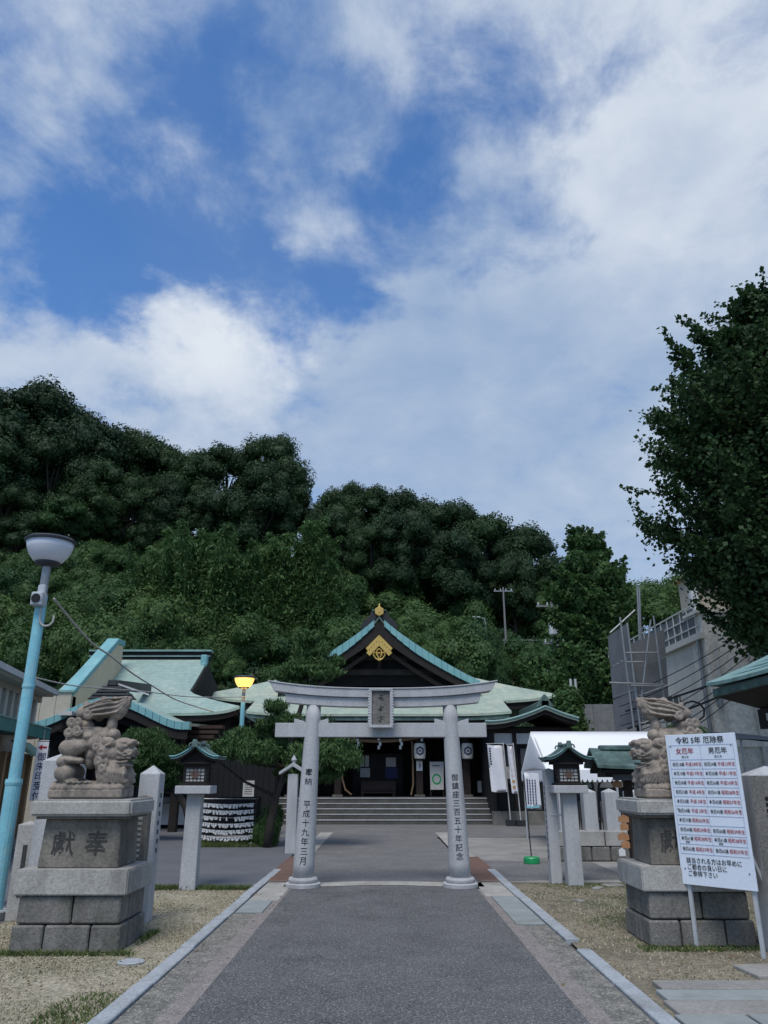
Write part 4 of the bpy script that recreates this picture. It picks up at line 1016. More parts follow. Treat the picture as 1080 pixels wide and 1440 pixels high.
# hanging seal-office banner
a = P(52, 1043, 17.5); c = P(68, 1043, 17.5); zb = P(47, 1126, 17.5).z
t = thing('hanging_banner', 'pale vertical banner with red arrow and dark writing at the left building', 'banner', (a.x+.02, 17.5, 0))
w = c.x-a.x
MB().box((w/2, 0, zb), (w, .015, a.z-zb)).build('cloth', MT['cloth'], t)
m = MB(); m.prism([(.03, -.012, a.z-.12), (.12, -.012, a.z-.06), (.12, -.012, a.z-.10), (w-.03, -.012, a.z-.10), (w-.03, -.012, a.z-.14), (.12, -.012, a.z-.14), (.12, -.012, a.z-.18)], (0, .003, 0)); m.build('arrow', MT['ink_red'], t)
m = MB(); st = (a.z-zb-.22)/5
for i, ch in enumerate('御朱印受付'): put_text(m, ch, st*.95, (w/2+.01, -.012, a.z-.22-st*(i+.5)), (1, 0, 0), (0, 0, 1), bold=.012)
tag(m.build('lettering', MT['ink_blue'], t), kind='stuff')
m = MB(); m.tube([(0, 0, a.z+.02), (w, 0, a.z+.02)], .015, 6); m.tube([(w/2, 0, a.z+.02), (w/2, 0, a.z+.25)], .01, 6); m.build('rod', MT['metal_grey'], t)

# dark board wall between office and pine
t = thing('board_wall', 'tall dark board wall behind the fortune paper rack', 'wall', (-4.2, 23, 0))
for i in range(14): MB().box((-1.15+i*.165, random.uniform(-.006, .006), 0), (.16, .05, 2.45)).build('board', MT['wood_black'], t, bevel=.004)
MB().box((-.08, .08, 0), (2.4, .08, 2.4)).build('backing', MT['wood_black'], t)
MB().box((-.08, 0, 2.46), (2.5, .16, .06)).build('top_rail', MT['wood_dark'], t); MB().box((.33, -.06, 1.0), (.32, .02, .46)).build('notice', MT['paper_dim'], t)
m = MB()
for i in range(5): m.box((.33, -.073, 1.1+i*.06), (.22, .004, .012))
tag(m.build('notice_writing', MT['ink'], t), kind='stuff')

# fortune papers tied to strings
a, c = P(285, 1122, 19.6), P(361, 1122, 19.6)
t = thing('fortune_paper_rack', 'rack of white fortune papers tied on strings beside the left lantern post', 'paper rack', (a.x, 19.6, 0))
w = c.x-a.x
for x in (0, w): MB().tube([(x, 0, 0), (x, 0, a.z)], .016, 6).build('post', MT['metal_dark'], t)
MB().tube([(-.03, 0, a.z-.02), (w+.03, 0, a.z-.02)], .012, 6).build('top_bar', MT['metal_grey'], t)
ztop = P(285, 1130, 19.6).z; zbot = P(285, 1186, 19.6).z
for r in range(7):
    z0 = ztop-(ztop-zbot)*r/6.3; sag = .05+.02*r*(r > 5); x0, x1 = .03+.0*r-.01*r, w-.03
    rw = thing('string', None, None); rw.parent = t
    zf = lambda u: z0-sag*4*u*(1-u)*(.6+.12*r)
    MB().tube([(x0+(x1-x0)*i/14, 0, zf(i/14)) for i in range(15)], .005, 4).build('cord', MT['cable'], rw)
    m = MB(); npp = 40
    for i in range(npp):
        if r == 2 and .32 < i/npp < .62 and random.random() < .75: continue
        u = (i+random.uniform(-.35, .35))/npp; x = x0+(x1-x0)*u; h = random.uniform(.04, .085); dx = random.uniform(-.035, .035); y = random.uniform(-.03, .01)
        m.box((x, y, zf(u)-.012), (.026, .02, .028))
        for q in (-1, 1): m.add([(x-.010, y, zf(u)), (x+.010, y, zf(u)), (x+.012+dx+q*.014, y-.012*q, zf(u)-h), (x-.012+dx+q*.014, y-.012*q, zf(u)-h)], [(0, 1, 2, 3)])
    tag(m.build('papers', MT['paper'], rw), kind='stuff')
MB().box((w*.5, .3, .25), (w*1.1, .03, ztop-.1)).build('dark_backing', MT['wood_black'], t)

# ------------------------------------------------------------------ right side: tent, signs, fence, votive racks
def tent():
    t = thing('event_tent', 'white event tent with scalloped valance behind the right lantern post', 'tent', (6.0, 20.2, 0))
    b = lambda mb, nm, m, **k: mb.build(nm, MT[m], t, world=True, **k)
    x0, x1, yf, yr_, yb = 3.78, 7.0, 18.5, 20.2, 21.9; ze, zr = 1.70, 2.66
    xr0 = x0-.03
    sag = lambda u, v: -.05*math.sin(math.pi*u*3)**2*math.sin(math.pi*v)-.06*math.sin(math.pi*v)
    b(MB().sheet(lambda u, v: (x0+(x1-x0)*u, yf+(yr_-yf)*v, ze+(zr-ze)*v+sag(u, v)), 36, 8, .006), 'roof_panel', 'tent', smooth=True)
    b(MB().sheet(lambda u, v: (x0+(x1-x0)*u, yb+(yr_-yb)*v, ze+(zr-ze)*v+sag(u, v)), 36, 8, .006), 'roof_panel', 'tent', smooth=True)
    m = MB()
    m.sheet(lambda u, v: (x0-.004-.03*math.sin(math.pi*u)*v*(1-v)*4, yf+(yb-yf)*u, ze+(zr-ze)*(1-abs(2*u-1))*v), 24, 8, .004); b(m, 'gable_panel', 'tent', smooth=True)
    def valance(p0, p1, n):
        m = MB(); p0, p1 = Vector(p0), Vector(p1)
        for i in range(n):
            a, c = p0.lerp(p1, i/n), p0.lerp(p1, (i+1)/n); mid = (a+c)/2
            m.add([a, c, c-Vector((0, 0, .20)), mid*.5+c*.5-Vector((0, 0, .255)), mid-Vector((0, 0, .27)), mid*.5+a*.5-Vector((0, 0, .255)), a-Vector((0, 0, .20))], [tuple(range(7))])
        return m
    b(valance((x0, yf-.01, ze+.01), (x1, yf-.01, ze+.01), 28), 'valance', 'tent'); b(valance((x0-.012, yb, ze+.01), (x0-.012, yf, ze+.01), 16), 'valance', 'tent')
    for x in (x0+.05, (x0+x1)/2, x1-.05):
        for y in (yf+.05, yb-.05): b(MB().tube([(x, y, 0), (x, y, ze-.02)], .024, 8), 'pole', 'metal_pale')
    for y in (yf+.05, yb-.05): b(MB().tube([(x0+.05, y, ze-.03), (x1-.05, y, ze-.03)], .02, 6), 'frame_rail', 'metal_pale')
    for x in (x0+.05, x1-.05): b(MB().tube([(x, yf+.05, ze-.03), (x, yr_, zr-.04), (x, yb-.05, ze-.03)], .02, 6), 'frame_rafter', 'metal_pale')
tent()
for i, x in enumerate((4.75, 5.25, 5.72, 6.15)):
    t = thing('folding_chair', ['black framed chair under the tent, nearest the lantern post', 'black framed chair under the tent, second from the lantern post', 'black framed chair under the tent, third from the lantern post', 'black framed chair under the tent, nearest the votive roof'][i], 'chair', (x, 18.95, 0), 0, 'chairs under the tent')
    MB().tube([(-.2, .15, 0), (-.2, 0, 1.2), (-.17, -.02, 1.4), (-.08, -.03, 1.5), (.08, -.03, 1.5), (.17, -.02, 1.4), (.2, 0, 1.2), (.2, .15, 0)], .03, 8).build('back_frame', MT['metal_dark'], t)
    MB().box((0, 0, 1.02), (.36, .03, .3)).build('backrest', MT['metal_dark'], t, bevel=.01); MB().box((0, -.2, .62), (.40, .40, .05)).build('seat', MT['metal_dark'], t, bevel=.02)
    for s in (-1, 1): MB().tube([(s*.2, -.4, 0), (s*.2, -.02, .95)], .02, 6).build('leg', MT['metal_dark'], t)

# white paper flag on a pole standing in a green base
p = PG(748, 1215)
t = thing('flag_stand', 'thin pole with white paper flag standing in a round green base', 'flag stand', (p.x, p.y, 0))
MB().lathe([(.135, 0), (.15, .02), (.15, .10), (.135, .125), (.03, .13)], (0, 0, 0), 28).build('weight_base', MT['green_plastic'], t)
MB().tube([(0, 0, .12), (-.06, 0, 1.60)], .012, 8).build('pole', MT['metal_dark'], t)
m = MB(); m.sheet(lambda u, v: (-.05+.275*u+.02*(1-v), -.02+.02*math.sin(u*4), .98+.66*v-.02*u), 6, 6, .004); m.build('paper_flag', MT['cloth'], t, smooth=True)
m = MB()
for c in range(4):
    for i in range(9): m.box((.0+c*.05, -.03+.02*math.sin((.2+c*.2)*4), 1.06+i*.052), (.022, .006, .03 if c else .045))
tag(m.build('illegible_writing', MT['ink_blue'], t), kind='stuff')
MB().box((.09, -.022, .99), (.26, .008, .035)).build('blue_band', MT['paint_teal'], t)

# stone fence
t = thing('stone_fence', 'low stone fence of square pointed posts on a curb right of the lantern post', 'fence', (4.6, 16.3, 0))
for i, (x, w) in enumerate(((3.62, .24), (4.13, .26), (4.56, .26), (5.0, .26), (5.42, .26), (5.86, .26))):
    m = MB(); x_ = x-4.6; q = w/2
    m.add([(x_-q, -q, .30), (x_+q, -q, .30), (x_+q, q, .30), (x_-q, q, .30), (x_-q, -q, 1.27), (x_+q, -q, 1.27), (x_+q, q, 1.27), (x_-q, q, 1.27), (x_, 0, 1.34)],
          [(3, 2, 1, 0), (0, 1, 5, 4), (1, 2, 6, 5), (2, 3, 7, 6), (3, 0, 4, 7), (4, 5, 8), (5, 6, 8), (6, 7, 8), (7, 4, 8)])
    m.build('post', MT['granite'], t, bevel=.006)
for i in range(6): MB().box((-1.05+i*.52, -.05, .28), (.50, .4, .27)).build('curb_stone', MT['granite_old'], t, bevel=.008)
for i in range(8): MB().box((-1.1+i*.37, .0, 0), (.36, .5+random.uniform(-.03, .03), .275)).build('wall_stone', MT['stone_dark'], t, bevel=.03)
for i in range(3):
    MB().box((-.82+i*.43, -.02, .55), (.14, .1, .14)).build('white_block', MT['white_wall'], t)

def ema_stand():
    t = thing('votive_stand', 'small roofed rack hung with wooden prayer plaques left of the right lion', 'plaque rack', (4.15, 13.6, 0))
    prof = lambda s: 1.70+.30*(1-abs(s))**1.3
    MB().sheet(lambda u, v: (-.62+1.6*u, -.45*(2*v-1), 1.72+.28*(1-abs(2*v-1))+.03*(1-u)**4), 8, 8, .05).build('roof', MT['copper_dark'], t)
    MB().sheet(lambda u, v: (-.54+1.46*u, -.38*(2*v-1), 1.66+.26*(1-abs(2*v-1))), 8, 8, .05).build('roof_boards', MT['wood_dark'], t)
    MB().box((.2, 0, 1.98), (1.3, .16, .09)).build('ridge', MT['copper_dark'], t, bevel=.02)
    MB().box((.2, 0, 1.55), (1.3, .5, .1)).build('beam', MT['wood_dark'], t); MB().box((.12, -.26, 1.5), (.9, .03, .10)).build('name_board', MT['tile_grey'], t)
    for x in (-.02, .75): MB().box((x, 0, 0), (.12, .12, 1.6)).build('post', MT['wood_brown'], t)
    for z in (.55, .95, 1.35): MB().box((.35, 0, z), (.95, .04, .04)).build('rail', MT['wood_brown'], t)
    return t
ema_stand()
labs = ['uppermost hanging plaque', 'small plaque under the uppermost', 'plaque at the middle', 'plaque below the middle', 'plaque near the bottom', 'lowest hanging plaque']
for i, (px, py, w) in enumerate(((868, 1102, .16), (877, 1151, .17), (878, 1162, .13), (877, 1176, .18), (880, 1187, .13), (875, 1198, .11))):
    q = P(px, py, 13.42); t = thing('prayer_plaque', 'wooden prayer '+labs[i]+' left of the right pedestal', 'plaque', (q.x, q.y, q.z-.06), .2*math.sin(i*3), 'prayer plaques on the rack')
    m = MB(); m.prism([(-w/2, 0, 0), (w/2, 0, 0), (w/2, 0, .085), (0, 0, .12), (-w/2, 0, .085)], (0, .015, 0)); m.build('board', MT['paper' if i == 5 else 'ema_wood'], t)
    MB().tube([(0, .007, .11), (0, .01, .17)], .004, 4).build('cord', MT['rope'], t)

# notice board of unlucky years
def notice_board():
    L0, R0 = Vector((2.96, 8.24, 0)), Vector((3.42, 7.73, 0)); d = (R0-L0).normalized(); n = Vector((d.y, -d.x, 0))
    rz = math.atan2(d.y, d.x); W = (R0-L0).length
    t = thing('notice_board', 'tall white notice board with black and red writing right of the path', 'notice board', L0, rz)
    # local: x along the board, -y towards the reader
    w0, w1, z0, z1 = -.015, W+.03, .555, 1.965
    MB().box(((w0+w1)/2, .012, z0), (w1-w0, .022, z1-z0)).build('board', MT['board_white'], t, bevel=.003)
    for x in (.035, W-.02):
        MB().box((x, .045, 0), (.035, .035, z1-.05)).build('leg', MT['metal_pale'], t, bevel=.003)
    for x in (.10, W-.12):
        MB().bar((x+.16, .55, 0), (x, .05, 1.2), .03).build('back_leg', MT['metal_pale'], t)
    for x in (.035, W-.02):
        for z in (.7, 1.25, 1.85): MB().lathe([(.008, 0), (.008, .003), (.003, .005)], (0, 0, 0), 8).build('bolt', MT['metal_grey'], t).matrix_local = Matrix.Translation((x, 0, z)) @ Matrix.Rotation(R(90), 4, 'X')
    k, r, g = MB(), MB(), MB()
    Wd = w1-w0; y = -.0015
    X = lambda u: w0+Wd*u; Z = lambda v: z1-(z1-z0)*v
    ln = .0022
    vs = [.075, .175, .2378, .300, .3625, .425, .4875, .55, .6125, .675, .7375, .80]
    for v in vs: g.box((X(.5), y, Z(v)), (Wd*.92, .002, ln))
    g.box((X(.5), y, Z(.8)), (ln, .002, (z1-z0)*(.8-.075)))
    for u in (.04, .96): g.box((X(u), y, Z(.8)), (ln, .002, (z1-z0)*(.8-.075)))
    def tx(mb, s, u, v, size, sx=1., al='CENTER'): put_text(mb, s, size, (X(u), y-.002, Z(v)), (1, 0, 0), (0, 0, 1), bold=.010, align=al, sx=sx)
    tx(k, '令和 5年 厄除祭', .5, .042, .072)
    tx(r, '女厄年', .27, .115, .064); tx(k, '男厄年', .74, .115, .064); tx(k, '数え年', .27, .156, .026); tx(k, '数え年', .74, .156, .026)
    rows = [('前厄18歳', '平成18年生', '前厄24歳', '平成12年生'), ('本厄19歳', '平成17年生', '本厄25歳', '平成11年生'), ('後厄20歳', '平成16年生', '後厄26歳', '平成10年生'),
            ('前厄32歳', '平成 4年生', '前厄41歳', '昭和58年生'), ('本厄33歳', '平成 3年生', '本厄42歳', '昭和57年生'), ('後厄34歳', '平成 2年生', '後厄43歳', '昭和56年生'),
            ('本厄37歳', '昭和62年生', '', ''), ('前厄60歳', '昭和39年生', '前厄60歳', '昭和39年生'), ('本厄61歳', '昭和38年生', '本厄61歳', '昭和38年生'), ('後厄62歳', '昭和37年生', '後厄62歳', '昭和37年生')]
    for i, row in enumerate(rows):
        v = (vs[i+1]+vs[i+2])/2
        dv = -.006 if i == 8 else 0
        for j in (0, 1):
            a, b_ = row[2*j], row[2*j+1]; u0 = .05+.46*j
            if not a: continue
            tx(k, a, u0+.105, v+dv, .040, .80); tx(r, b_, u0+.325, v+dv, .042, .84)
            if i == 8: tx(k, '還暦', u0+.105, v+.019, .022)
    for i, s in enumerate(('該当される方はお早めに', 'ご都合の良い日に', 'ご参拝下さい')): tx(k, s, .10, .842+i*.042, .056, .9, 'LEFT')
    tag(k.build('black_writing', MT['ink'], t), kind='stuff'); tag(r.build('red_writing', MT['ink_red'], t), kind='stuff'); tag(g.build('ruled_lines', MT['grid_line'], t), kind='stuff')
notice_board()

# purification pavilion roof at the right edge
def pavilion():
    t = thing('water_pavilion', 'open pavilion with green copper roof at the right edge', 'pavilion', (7.0, 10.0, 0))
    b = lambda mb, nm, m, **k: mb.build(nm, MT[m], t, world=True, **k)
    x0, x1, y0, y1 = 5.05, 9.0, 7.6, 12.05; xm, ym = 7.0, 9.8
    ez = lambda u: 2.90+.05*abs(u*2-1)**4
    prof = lambda v: .95*(1.0*v+.0*v)+.35*v*v*0+.25*v*(v-1)
    b(MB().sheet(lambda u, v: (x0+(xm-x0)*v, (y0+1.2*v)+((y1-1.2*v)-(y0+1.2*v))*u, ez(u)*(1-v)+2.9*v+prof(v)*1.15), 16, 8, .05), 'roof', 'copper_plain')
    b(MB().sheet(lambda u, v: (x1+(xm-x1)*v, (y0+1.2*v)+((y1-1.2*v)-(y0+1.2*v))*u, ez(u)*(1-v)+2.9*v+prof(v)*1.15), 16, 8, .05), 'roof', 'copper_plain')
    for (ya, sg) in ((y0, 1), (y1, -1)): b(MB().sheet(lambda u, v: ((x0+(xm-x0)*v)+((x1+(xm-x1)*v)-(x0+(xm-x0)*v))*u, ya+sg*1.2*v, ez(u)*(1-v)+2.9*v+prof(v)*1.15), 16, 8, .05), 'roof', 'copper_plain')
    for i in range(9):
        v = (i+1)/10; b(MB().tube([(x0+(xm-x0)*v-.01, (y0+1.2*v), 2.9+prof(v)*1.15+.012), (x0+(xm-x0)*v-.01, (y1-1.2*v), 2.9+prof(v)*1.15+.012)], .008, 5), 'roof_lap', 'copper_blue')
    m = MB(); m.lohi((x0+.06, y0+.06, 2.72), (x1-.06, y1-.06, 2.84)); b(m, 'eave_boards', 'copper_dark', bevel=.01)
    m = MB(); m.prism([(x0+.1, y1-.08, 2.72), (x0+.55, y1-.55, 2.50), (x0+.55, y0+.55, 2.50), (x0+.1, y0+.08, 2.72)], (.02, 0, .02)); b(m, 'soffit', 'wood_dark')
    m = MB(); m.prism([(x0+.1, y1-.08, 2.72), (x0+.55, y1-.55, 2.50), (x1-.55, y1-.55, 2.50), (x1-.1, y1-.08, 2.72)], (0, .02, .02)); b(m, 'soffit', 'wood_dark')
    b(MB().lohi((x0+.5, y0+.5, 2.22), (x0+.72, y1-.5, 2.5)), 'beam', 'wood_dark'); b(MB().lohi((x0+.72, y1-.72, 2.22), (x1-.5, y1-.5, 2.5)), 'beam', 'wood_dark')
    b(MB().lohi((x0+.72, y0+.72, 2.44), (x1-.72, y1-.73, 2.48)), 'ceiling', 'wood_dark')
    for y in (11.2, 10.6, 10.0): b(MB().lohi((x0+.46, y-.03, 2.32), (x0+.5, y+.03, 2.42)), 'lamp_holder', 'metal_pale')
    for x in (5.9, 8.2):
        for y in (8.3, 11.2): b(MB().box((x, y, 0), (.2, .2, 2.3)), 'post', 'wood_dark')
    b(MB().lohi((6.3, 8.9, .1), (7.8, 10.6, .8)), 'basin', 'granite_old', bevel=.05)
pavilion()

# ------------------------------------------------------------------ mortar building at right, screens, wires
def mortar_building():
    t = thing('mortar_building', 'weathered beige mortar building with roof balcony at the right', 'building', (14, 28, 0))
    b = lambda mb, nm, m, **k: mb.build(nm, MT[m], t, world=True, **k)
    X0, Y0 = 10.2, 24.0
    b(MB().lohi((X0, Y0, 0), (26, 25.0, 6.55)), 'front_wall', 'mortar'); b(MB().lohi((X0+.01, 25.0, 0), (26, 36, 5.9)), 'side_wall', 'plaster_pale')
    b(MB().lohi((X0-.10, Y0-.08, 2.42), (26, Y0, 2.58)), 'ledge', 'mortar'); b(MB().lohi((X0-.16, Y0-.06, 5.72), (X0, 35.9, 5.92)), 'balcony_slab', 'plaster_pale'); b(MB().lohi((X0-.16, Y0-.1, 6.55), (26, 25.1, 6.65)), 'parapet_cap', 'mortar')
    for i in range(18):
        y = Y0+.3+i*.62; b(MB().box((X0-.08, y, 5.92), (.035, .035, .95)), 'rail_post', 'gutter_white')
    for z in (6.15, 6.5, 6.86): b(MB().lohi((X0-.1, Y0+.2, z), (X0-.06, 35.8, z+.04)), 'rail', 'gutter_white')
    for i in range(7): b(MB().lohi((X0-.05, Y0+.5+i*1.55, 5.95), (X0-.03, Y0+1.95+i*1.55, 6.8)), 'balcony_panel', 'sheet_grey')
    b(MB().lohi((X0+.2, 25.1, 6.6), (13.5, 26.0, 8.0)), 'roof_room', 'plaster'); b(MB().lohi((X0+.1, 24.75, 8.0), (13.8, 26.2, 8.1)), 'roof_room_cap', 'orange_roof'); b(MB().lohi((X0+.15, 24.9, 5.9), (X0+.4, 25.1, 8.0)), 'white_pier', 'white_wall')
    # windows
    for (y, z) in ((26.6, 3.1), (26.6, .9), (31, 3.1)):
        w = b(MB().lohi((X0-.035, y, z), (X0+.0, y+1.1, z+1.15)), 'window', 'glass_dark')
        for k in (0, .53, 1.06): o = MB().lohi((X0-.06, y+k, z), (X0-.036, y+k+.05, z+1.15)).build('frame', MT['metal_pale'], t, world=True); o.parent = w
    for (x, z) in ((11.75, 4.55), (15, 4.55), (19, 4.55)):
        w = b(MB().lohi((x, Y0-.03, z), (x+1.3, Y0, z+.95)), 'window', 'glass_dark')
        for k in (0, .62, 1.24): o = MB().lohi((x+k, Y0-.07, z), (x+k+.06, Y0-.031, z+.95)).build('frame', MT['gutter_white'], t, world=True); o.parent = w
        o = MB().lohi((x-.05, Y0-.08, z+.95), (x+1.35, Y0-.0305, z+1.02)).build('frame', MT['gutter_white'], t, world=True); o.parent = w
    for x in (10.5, 11.5): b(MB().tube([(x, Y0-.08, 0), (x, Y0-.08, 5.6)], .045, 8), 'drain_pipe', 'plaster_pale')
    b(MB().tube([(X0-.1, Y0+.25, 1), (X0-.1, Y0+.25, 5.7)], .06, 8), 'drain_pipe', 'metal_grey')
    b(MB().box((10.35, Y0-.12, 3.6), (.14, .12, .3)), 'wall_bracket', 'metal_grey')
mortar_building()
def screens():
    t = thing('scaffold_screen', 'dark grey sheet screens on a steel pipe frame left of the mortar building', 'scaffold screen', (8.3, 25, 0))
    b = lambda mb, nm, m, **k: mb.build(nm, MT[m], t, world=True, **k)
    def quad(px4, Y4): return [P(px, py, Y) for (px, py), Y in zip(px4, Y4)]
    for px4, Y4 in (([(866, 1030), (905, 1018), (881, 876), (855, 894)], (24.5, 22.9, 22.9, 24.5)), ([(906, 1015), (942, 1004), (934, 884), (885, 906)], (23.0, 23.6, 23.6, 23.0))):
        a, c, d_, e = quad(px4, Y4)
        for k in range(3):
            l = lambda p, q, f: p.lerp(q, f)
            m = MB(); m.prism([l(a, e, k/3+.006), l(c, d_, k/3+.006), l(c, d_, (k+1)/3-.006), l(a, e, (k+1)/3-.006)], (.0, .035, 0)); b(m, 'panel', 'sheet_grey')
    def pole(px0, py0, px1, py1, Y, Y1=None, r=.03, nm='pipe'): b(MB().tube([P(px0, py0, Y), P(px1, py1, Y1 or Y)], r, 8), nm, 'metal_grey')
    for q in ((912, 1190, 872, 868, 22.7), (921, 1190, 882, 876, 22.6), (958, 1180, 919, 866, 22.8), (904, 1000, 896, 824, 24.6), (905, 1000, 899, 826, 25.0)): pole(*q)
    pole(900, 1000, 915, 872, 22.7)
    for q in ((857, 960, 934, 963, 22.6), (887, 964, 930, 965, 22.5), (880, 918, 925, 918, 22.6), (880, 931, 905, 931, 22.6), (858, 890, 893, 858, 23.5), (900, 1017, 940, 1015, 22.6)): pole(*q, nm='cross_pipe')
screens()
t = thing('grey_wall', 'plain grey panel wall behind the tent under the ginkgo', 'wall', (8.0, 31, 0))
for i in range(4): MB().box((-.9+i*.82, 0, 0), (.81, .06, 4.3)).build('panel', MT['metal_grey'], t, bevel=.004)

def utility_pole(base, h, r, label, arms, trans=None, m='pole_concrete'):
    t = thing('utility_pole', label, 'utility pole', base)
    MB().tube([(0, 0, 0), (0, 0, h)], [r, r*.65], 12).build('pole', MT[m], t)
    for (z, w) in arms:
        a = MB().box((0, 0, z), (w, .09, .09)).build('crossarm', MT['metal_grey'], t)
        for i in range(4): MB().lathe([(.02, 0), (.05, .04), (.03, .08), (.05, .12), (.02, .16)], (-w/2+.12+i*(w-.24)/3, 0, z+.09), 8).build('insulator', MT['white_wall'], a)
    if trans: MB().lathe([(.12, 0), (.24, .05), (.24, .62), (.2, .7), (.05, .74)], (-.1, -.35, trans), 14).build('transformer', MT['metal_pale'], t)
    return t
utility_pole((9.05, 40, 0), 10.6, .13, 'grey utility pole with crossarms and transformer beside the mid ginkgo', [(10.2, 1.7), (8.2, 1.2), (6.6, 1.2)], 8.6)
m = P(808, 985, 33)
t = thing('drain_mast', 'pair of thin grey pipes standing right of the side building roof', 'pipe', (m.x, 33, 0))
for dx in (-.1, .1): MB().tube([(dx, 0, 0), (dx, 0, m.z+.9)], .06, 8).build('pipe', MT['metal_pale'], t)
def wires(name, label, pts, n=5, r=.014, sag=.5, m='cable_dark', gap=.28):
    mb = MB()
    for k in range(n):
        for a, c in zip(pts[:-1], pts[1:]):
            a, c = Vector(a), Vector(c); off = Vector((0, 0, -gap*k))
            mb.tube([a.lerp(c, i/14)+off*(1-.45*i/14)+Vector((0, 0, -sag*(1+.25*k)*4*(i/14)*(1-i/14))) for i in range(15)], r, 5)
    tag(mb.build(name, MT[m]), label, 'wires')
wires('overhead_wires', 'bundle of dark wires fanning across the mortar building front', [P(870, 990, 23.6)+Vector((0, 0, .2)), P(1100, 850, 20)], 7, .013, .22)
wires('feeder_cable', 'thick dark cable sloping across the mortar building wall', [P(880, 1000, 23.2), P(1090, 925, 19)], 2, .03, .1, gap=.5)
t = tag(MB().tube([P(975, 1000, 23.85)+Vector((.35*math.sin(i*.7), 0, .3*math.cos(i*.7))) for i in range(10)], .03, 6).build('cable_loop', MT['cable_dark']), 'loop of dark cable hanging on the mortar wall', 'cable')

# ------------------------------------------------------------------ street lamps
def street_lamp(x, y, h, label, lit, r=.068):
    t = thing('street_lamp', label, 'street lamp', (x, y, 0))
    MB().tube([(0, 0, 0), (0, 0, 1.5), (0, 0, 1.52), (0, 0, h-.9)], [r*1.35, r*1.35, r*1.06, r], 16).build('pole', MT['paint_teal'], t, smooth=False)
    MB().lathe([(r*1.42, 1.46), (r*1.5, 1.49), (r*1.42, 1.53)], (0, 0, 0), 16).build('collar', MT['paint_teal'], t); MB().lathe([(r*1.12, 2.62), (r*1.16, 2.64), (r*1.12, 2.67)], (0, 0, 0), 16).build('collar', MT['paint_teal'], t)
    MB().tube([(0, 0, h-.92), (0, 0, h-.50)], r*.8, 14).build('neck', MT['metal_grey'], t)
    MB().lathe([(.08, h-.50), (.155, h-.47), (.165, h-.43), (.14, h-.42)], (0, 0, 0), 24).build('socket', MT['lamp_rim'], t)
    pr = [(.15, h-.45), (.20, h-.41), (.25, h-.34), (.285, h-.26), (.305, h-.17)]
    MB().lathe(pr, (0, 0, 0), 36).build('bowl', MT['lit_bowl' if lit else 'lamp_bowl'], t, smooth=True)
    MB().lathe([(.305, h-.175), (.325, h-.17), (.333, h-.145), (.30, h-.12), (.15, h-.085), (.02, h-.075)], (0, 0, 0), 36).build('lid', MT['lamp_rim'], t)
    return t
lp = P(68, 772, 9.8)
t = street_lamp(-4.53, 9.8, 4.72, 'tall teal street lamp with unlit white bowl at the left edge', False)
c = MB(); c.box((0, -.09, 3.66), (.15, .16, .18)); c.box((0, -.02, 3.84), (.1, .1, .12)); c.build('camera_housing', MT['metal_pale'], t, bevel=.015)
MB().tube([(0, -.165, 3.75), (0, -.185, 3.75)], .06, 16).build('camera_lens', MT['ink'], t); MB().tube([(0, -.14, 3.75), (0, -.175, 3.75)], .07, 16).build('lens_ring', MT['metal_pale'], t)
MB().tube([(.03, -.06, 3.64)]+[(.13-.09*math.cos(a), -.06, 3.50-.095*math.sin(a)) for a in [i*.4 for i in range(10)]], .014, 6).build('conduit', MT['cable'], t)
t = street_lamp(-4.33, 23.8, 4.62, 'teal street lamp with lit yellow bowl left of the torii gate', True)
pl = bpy.data.lights.new('lamp_light', 'POINT'); pl.energy = 25; pl.color = (1, .62, .2); pl.shadow_soft_size = .2
plo = bpy.data.objects.new('lamp_light', pl); COL.objects.link(plo); plo.location = (0, 0, 3.95); plo.parent = t
def cable(name, label, pts, r, m):
    pts = [Vector(p) for p in pts]; out = []
    for i in range(len(pts)-1):
        for k in range(6): 
            u = k/6; p0 = pts[max(i-1, 0)]; p1 = pts[i]; p2 = pts[i+1]; p3 = pts[min(i+2, len(pts)-1)]
            out.append(.5*((2*p1)+(p2-p0)*u+(2*p0-5*p1+4*p2-p3)*u*u+(3*p1-p0-3*p2+p3)*u**3))
    out.append(pts[-1]); tag(MB().tube(out, r, 6).build(name, MT[m], smooth=True), label, 'cable')
cable('lamp_cable', 'pale cable running from the teal lamp post over the office roof', [P(76, 842, 9.8), P(100, 872, 11), P(130, 905, 12.5), P(155, 922, 14), P(185, 946, 16), P(215, 965, 18.5), P(250, 985, 21), P(300, 1001, 24)], .016, 'cable')
cable('roof_wire', 'thin pale wire crossing in front of the shrine office roof', [P(50, 953, 14), P(110, 965, 16), P(200, 972, 19), P(270, 980, 21), P(345, 980, 23.6)], .014, 'cable')

# ------------------------------------------------------------------ wooded hill and plants
ZX = np.array([-80, -52, -40, -31, -20, -11, -3, 5, 12, 18, 26, 40, 80]); ZR = np.array([27, 27.5, 26.5, 25, 24.5, 23.5, 21, 18, 14.5, 12.5, 11.5, 11, 10])
def hill_z(x, y):
    x = np.asarray(x, float); y = np.asarray(y, float)
    zr = np.interp(x, ZX, ZR); u = np.clip((y-43.5)/31, 0, 1)
    z = zr*(u**.85)*(1.12-.12*u)
    z = z+(1.1*np.sin(x*.31+1)*np.sin(y*.27)+.7*np.sin(x*.71+y*.4))*np.clip(u*6, 0, 1)*np.clip((1.2-u)*3, 0, 1)
    back = np.clip((y-80)/60, 0, 1); return z*(1-.35*back)-.4*(u <= 0)
def hit(px, py):
    d = view_dir(px, py)
    y = 43.6
    while y < 110:
        t = y/d.y
        if EYE+d.z*t <= float(hill_z(d.x*t, y)): return Vector((d.x*t, y, float(hill_z(d.x*t, y))))
        y += .2
    return None
nx, ny = 130, 60
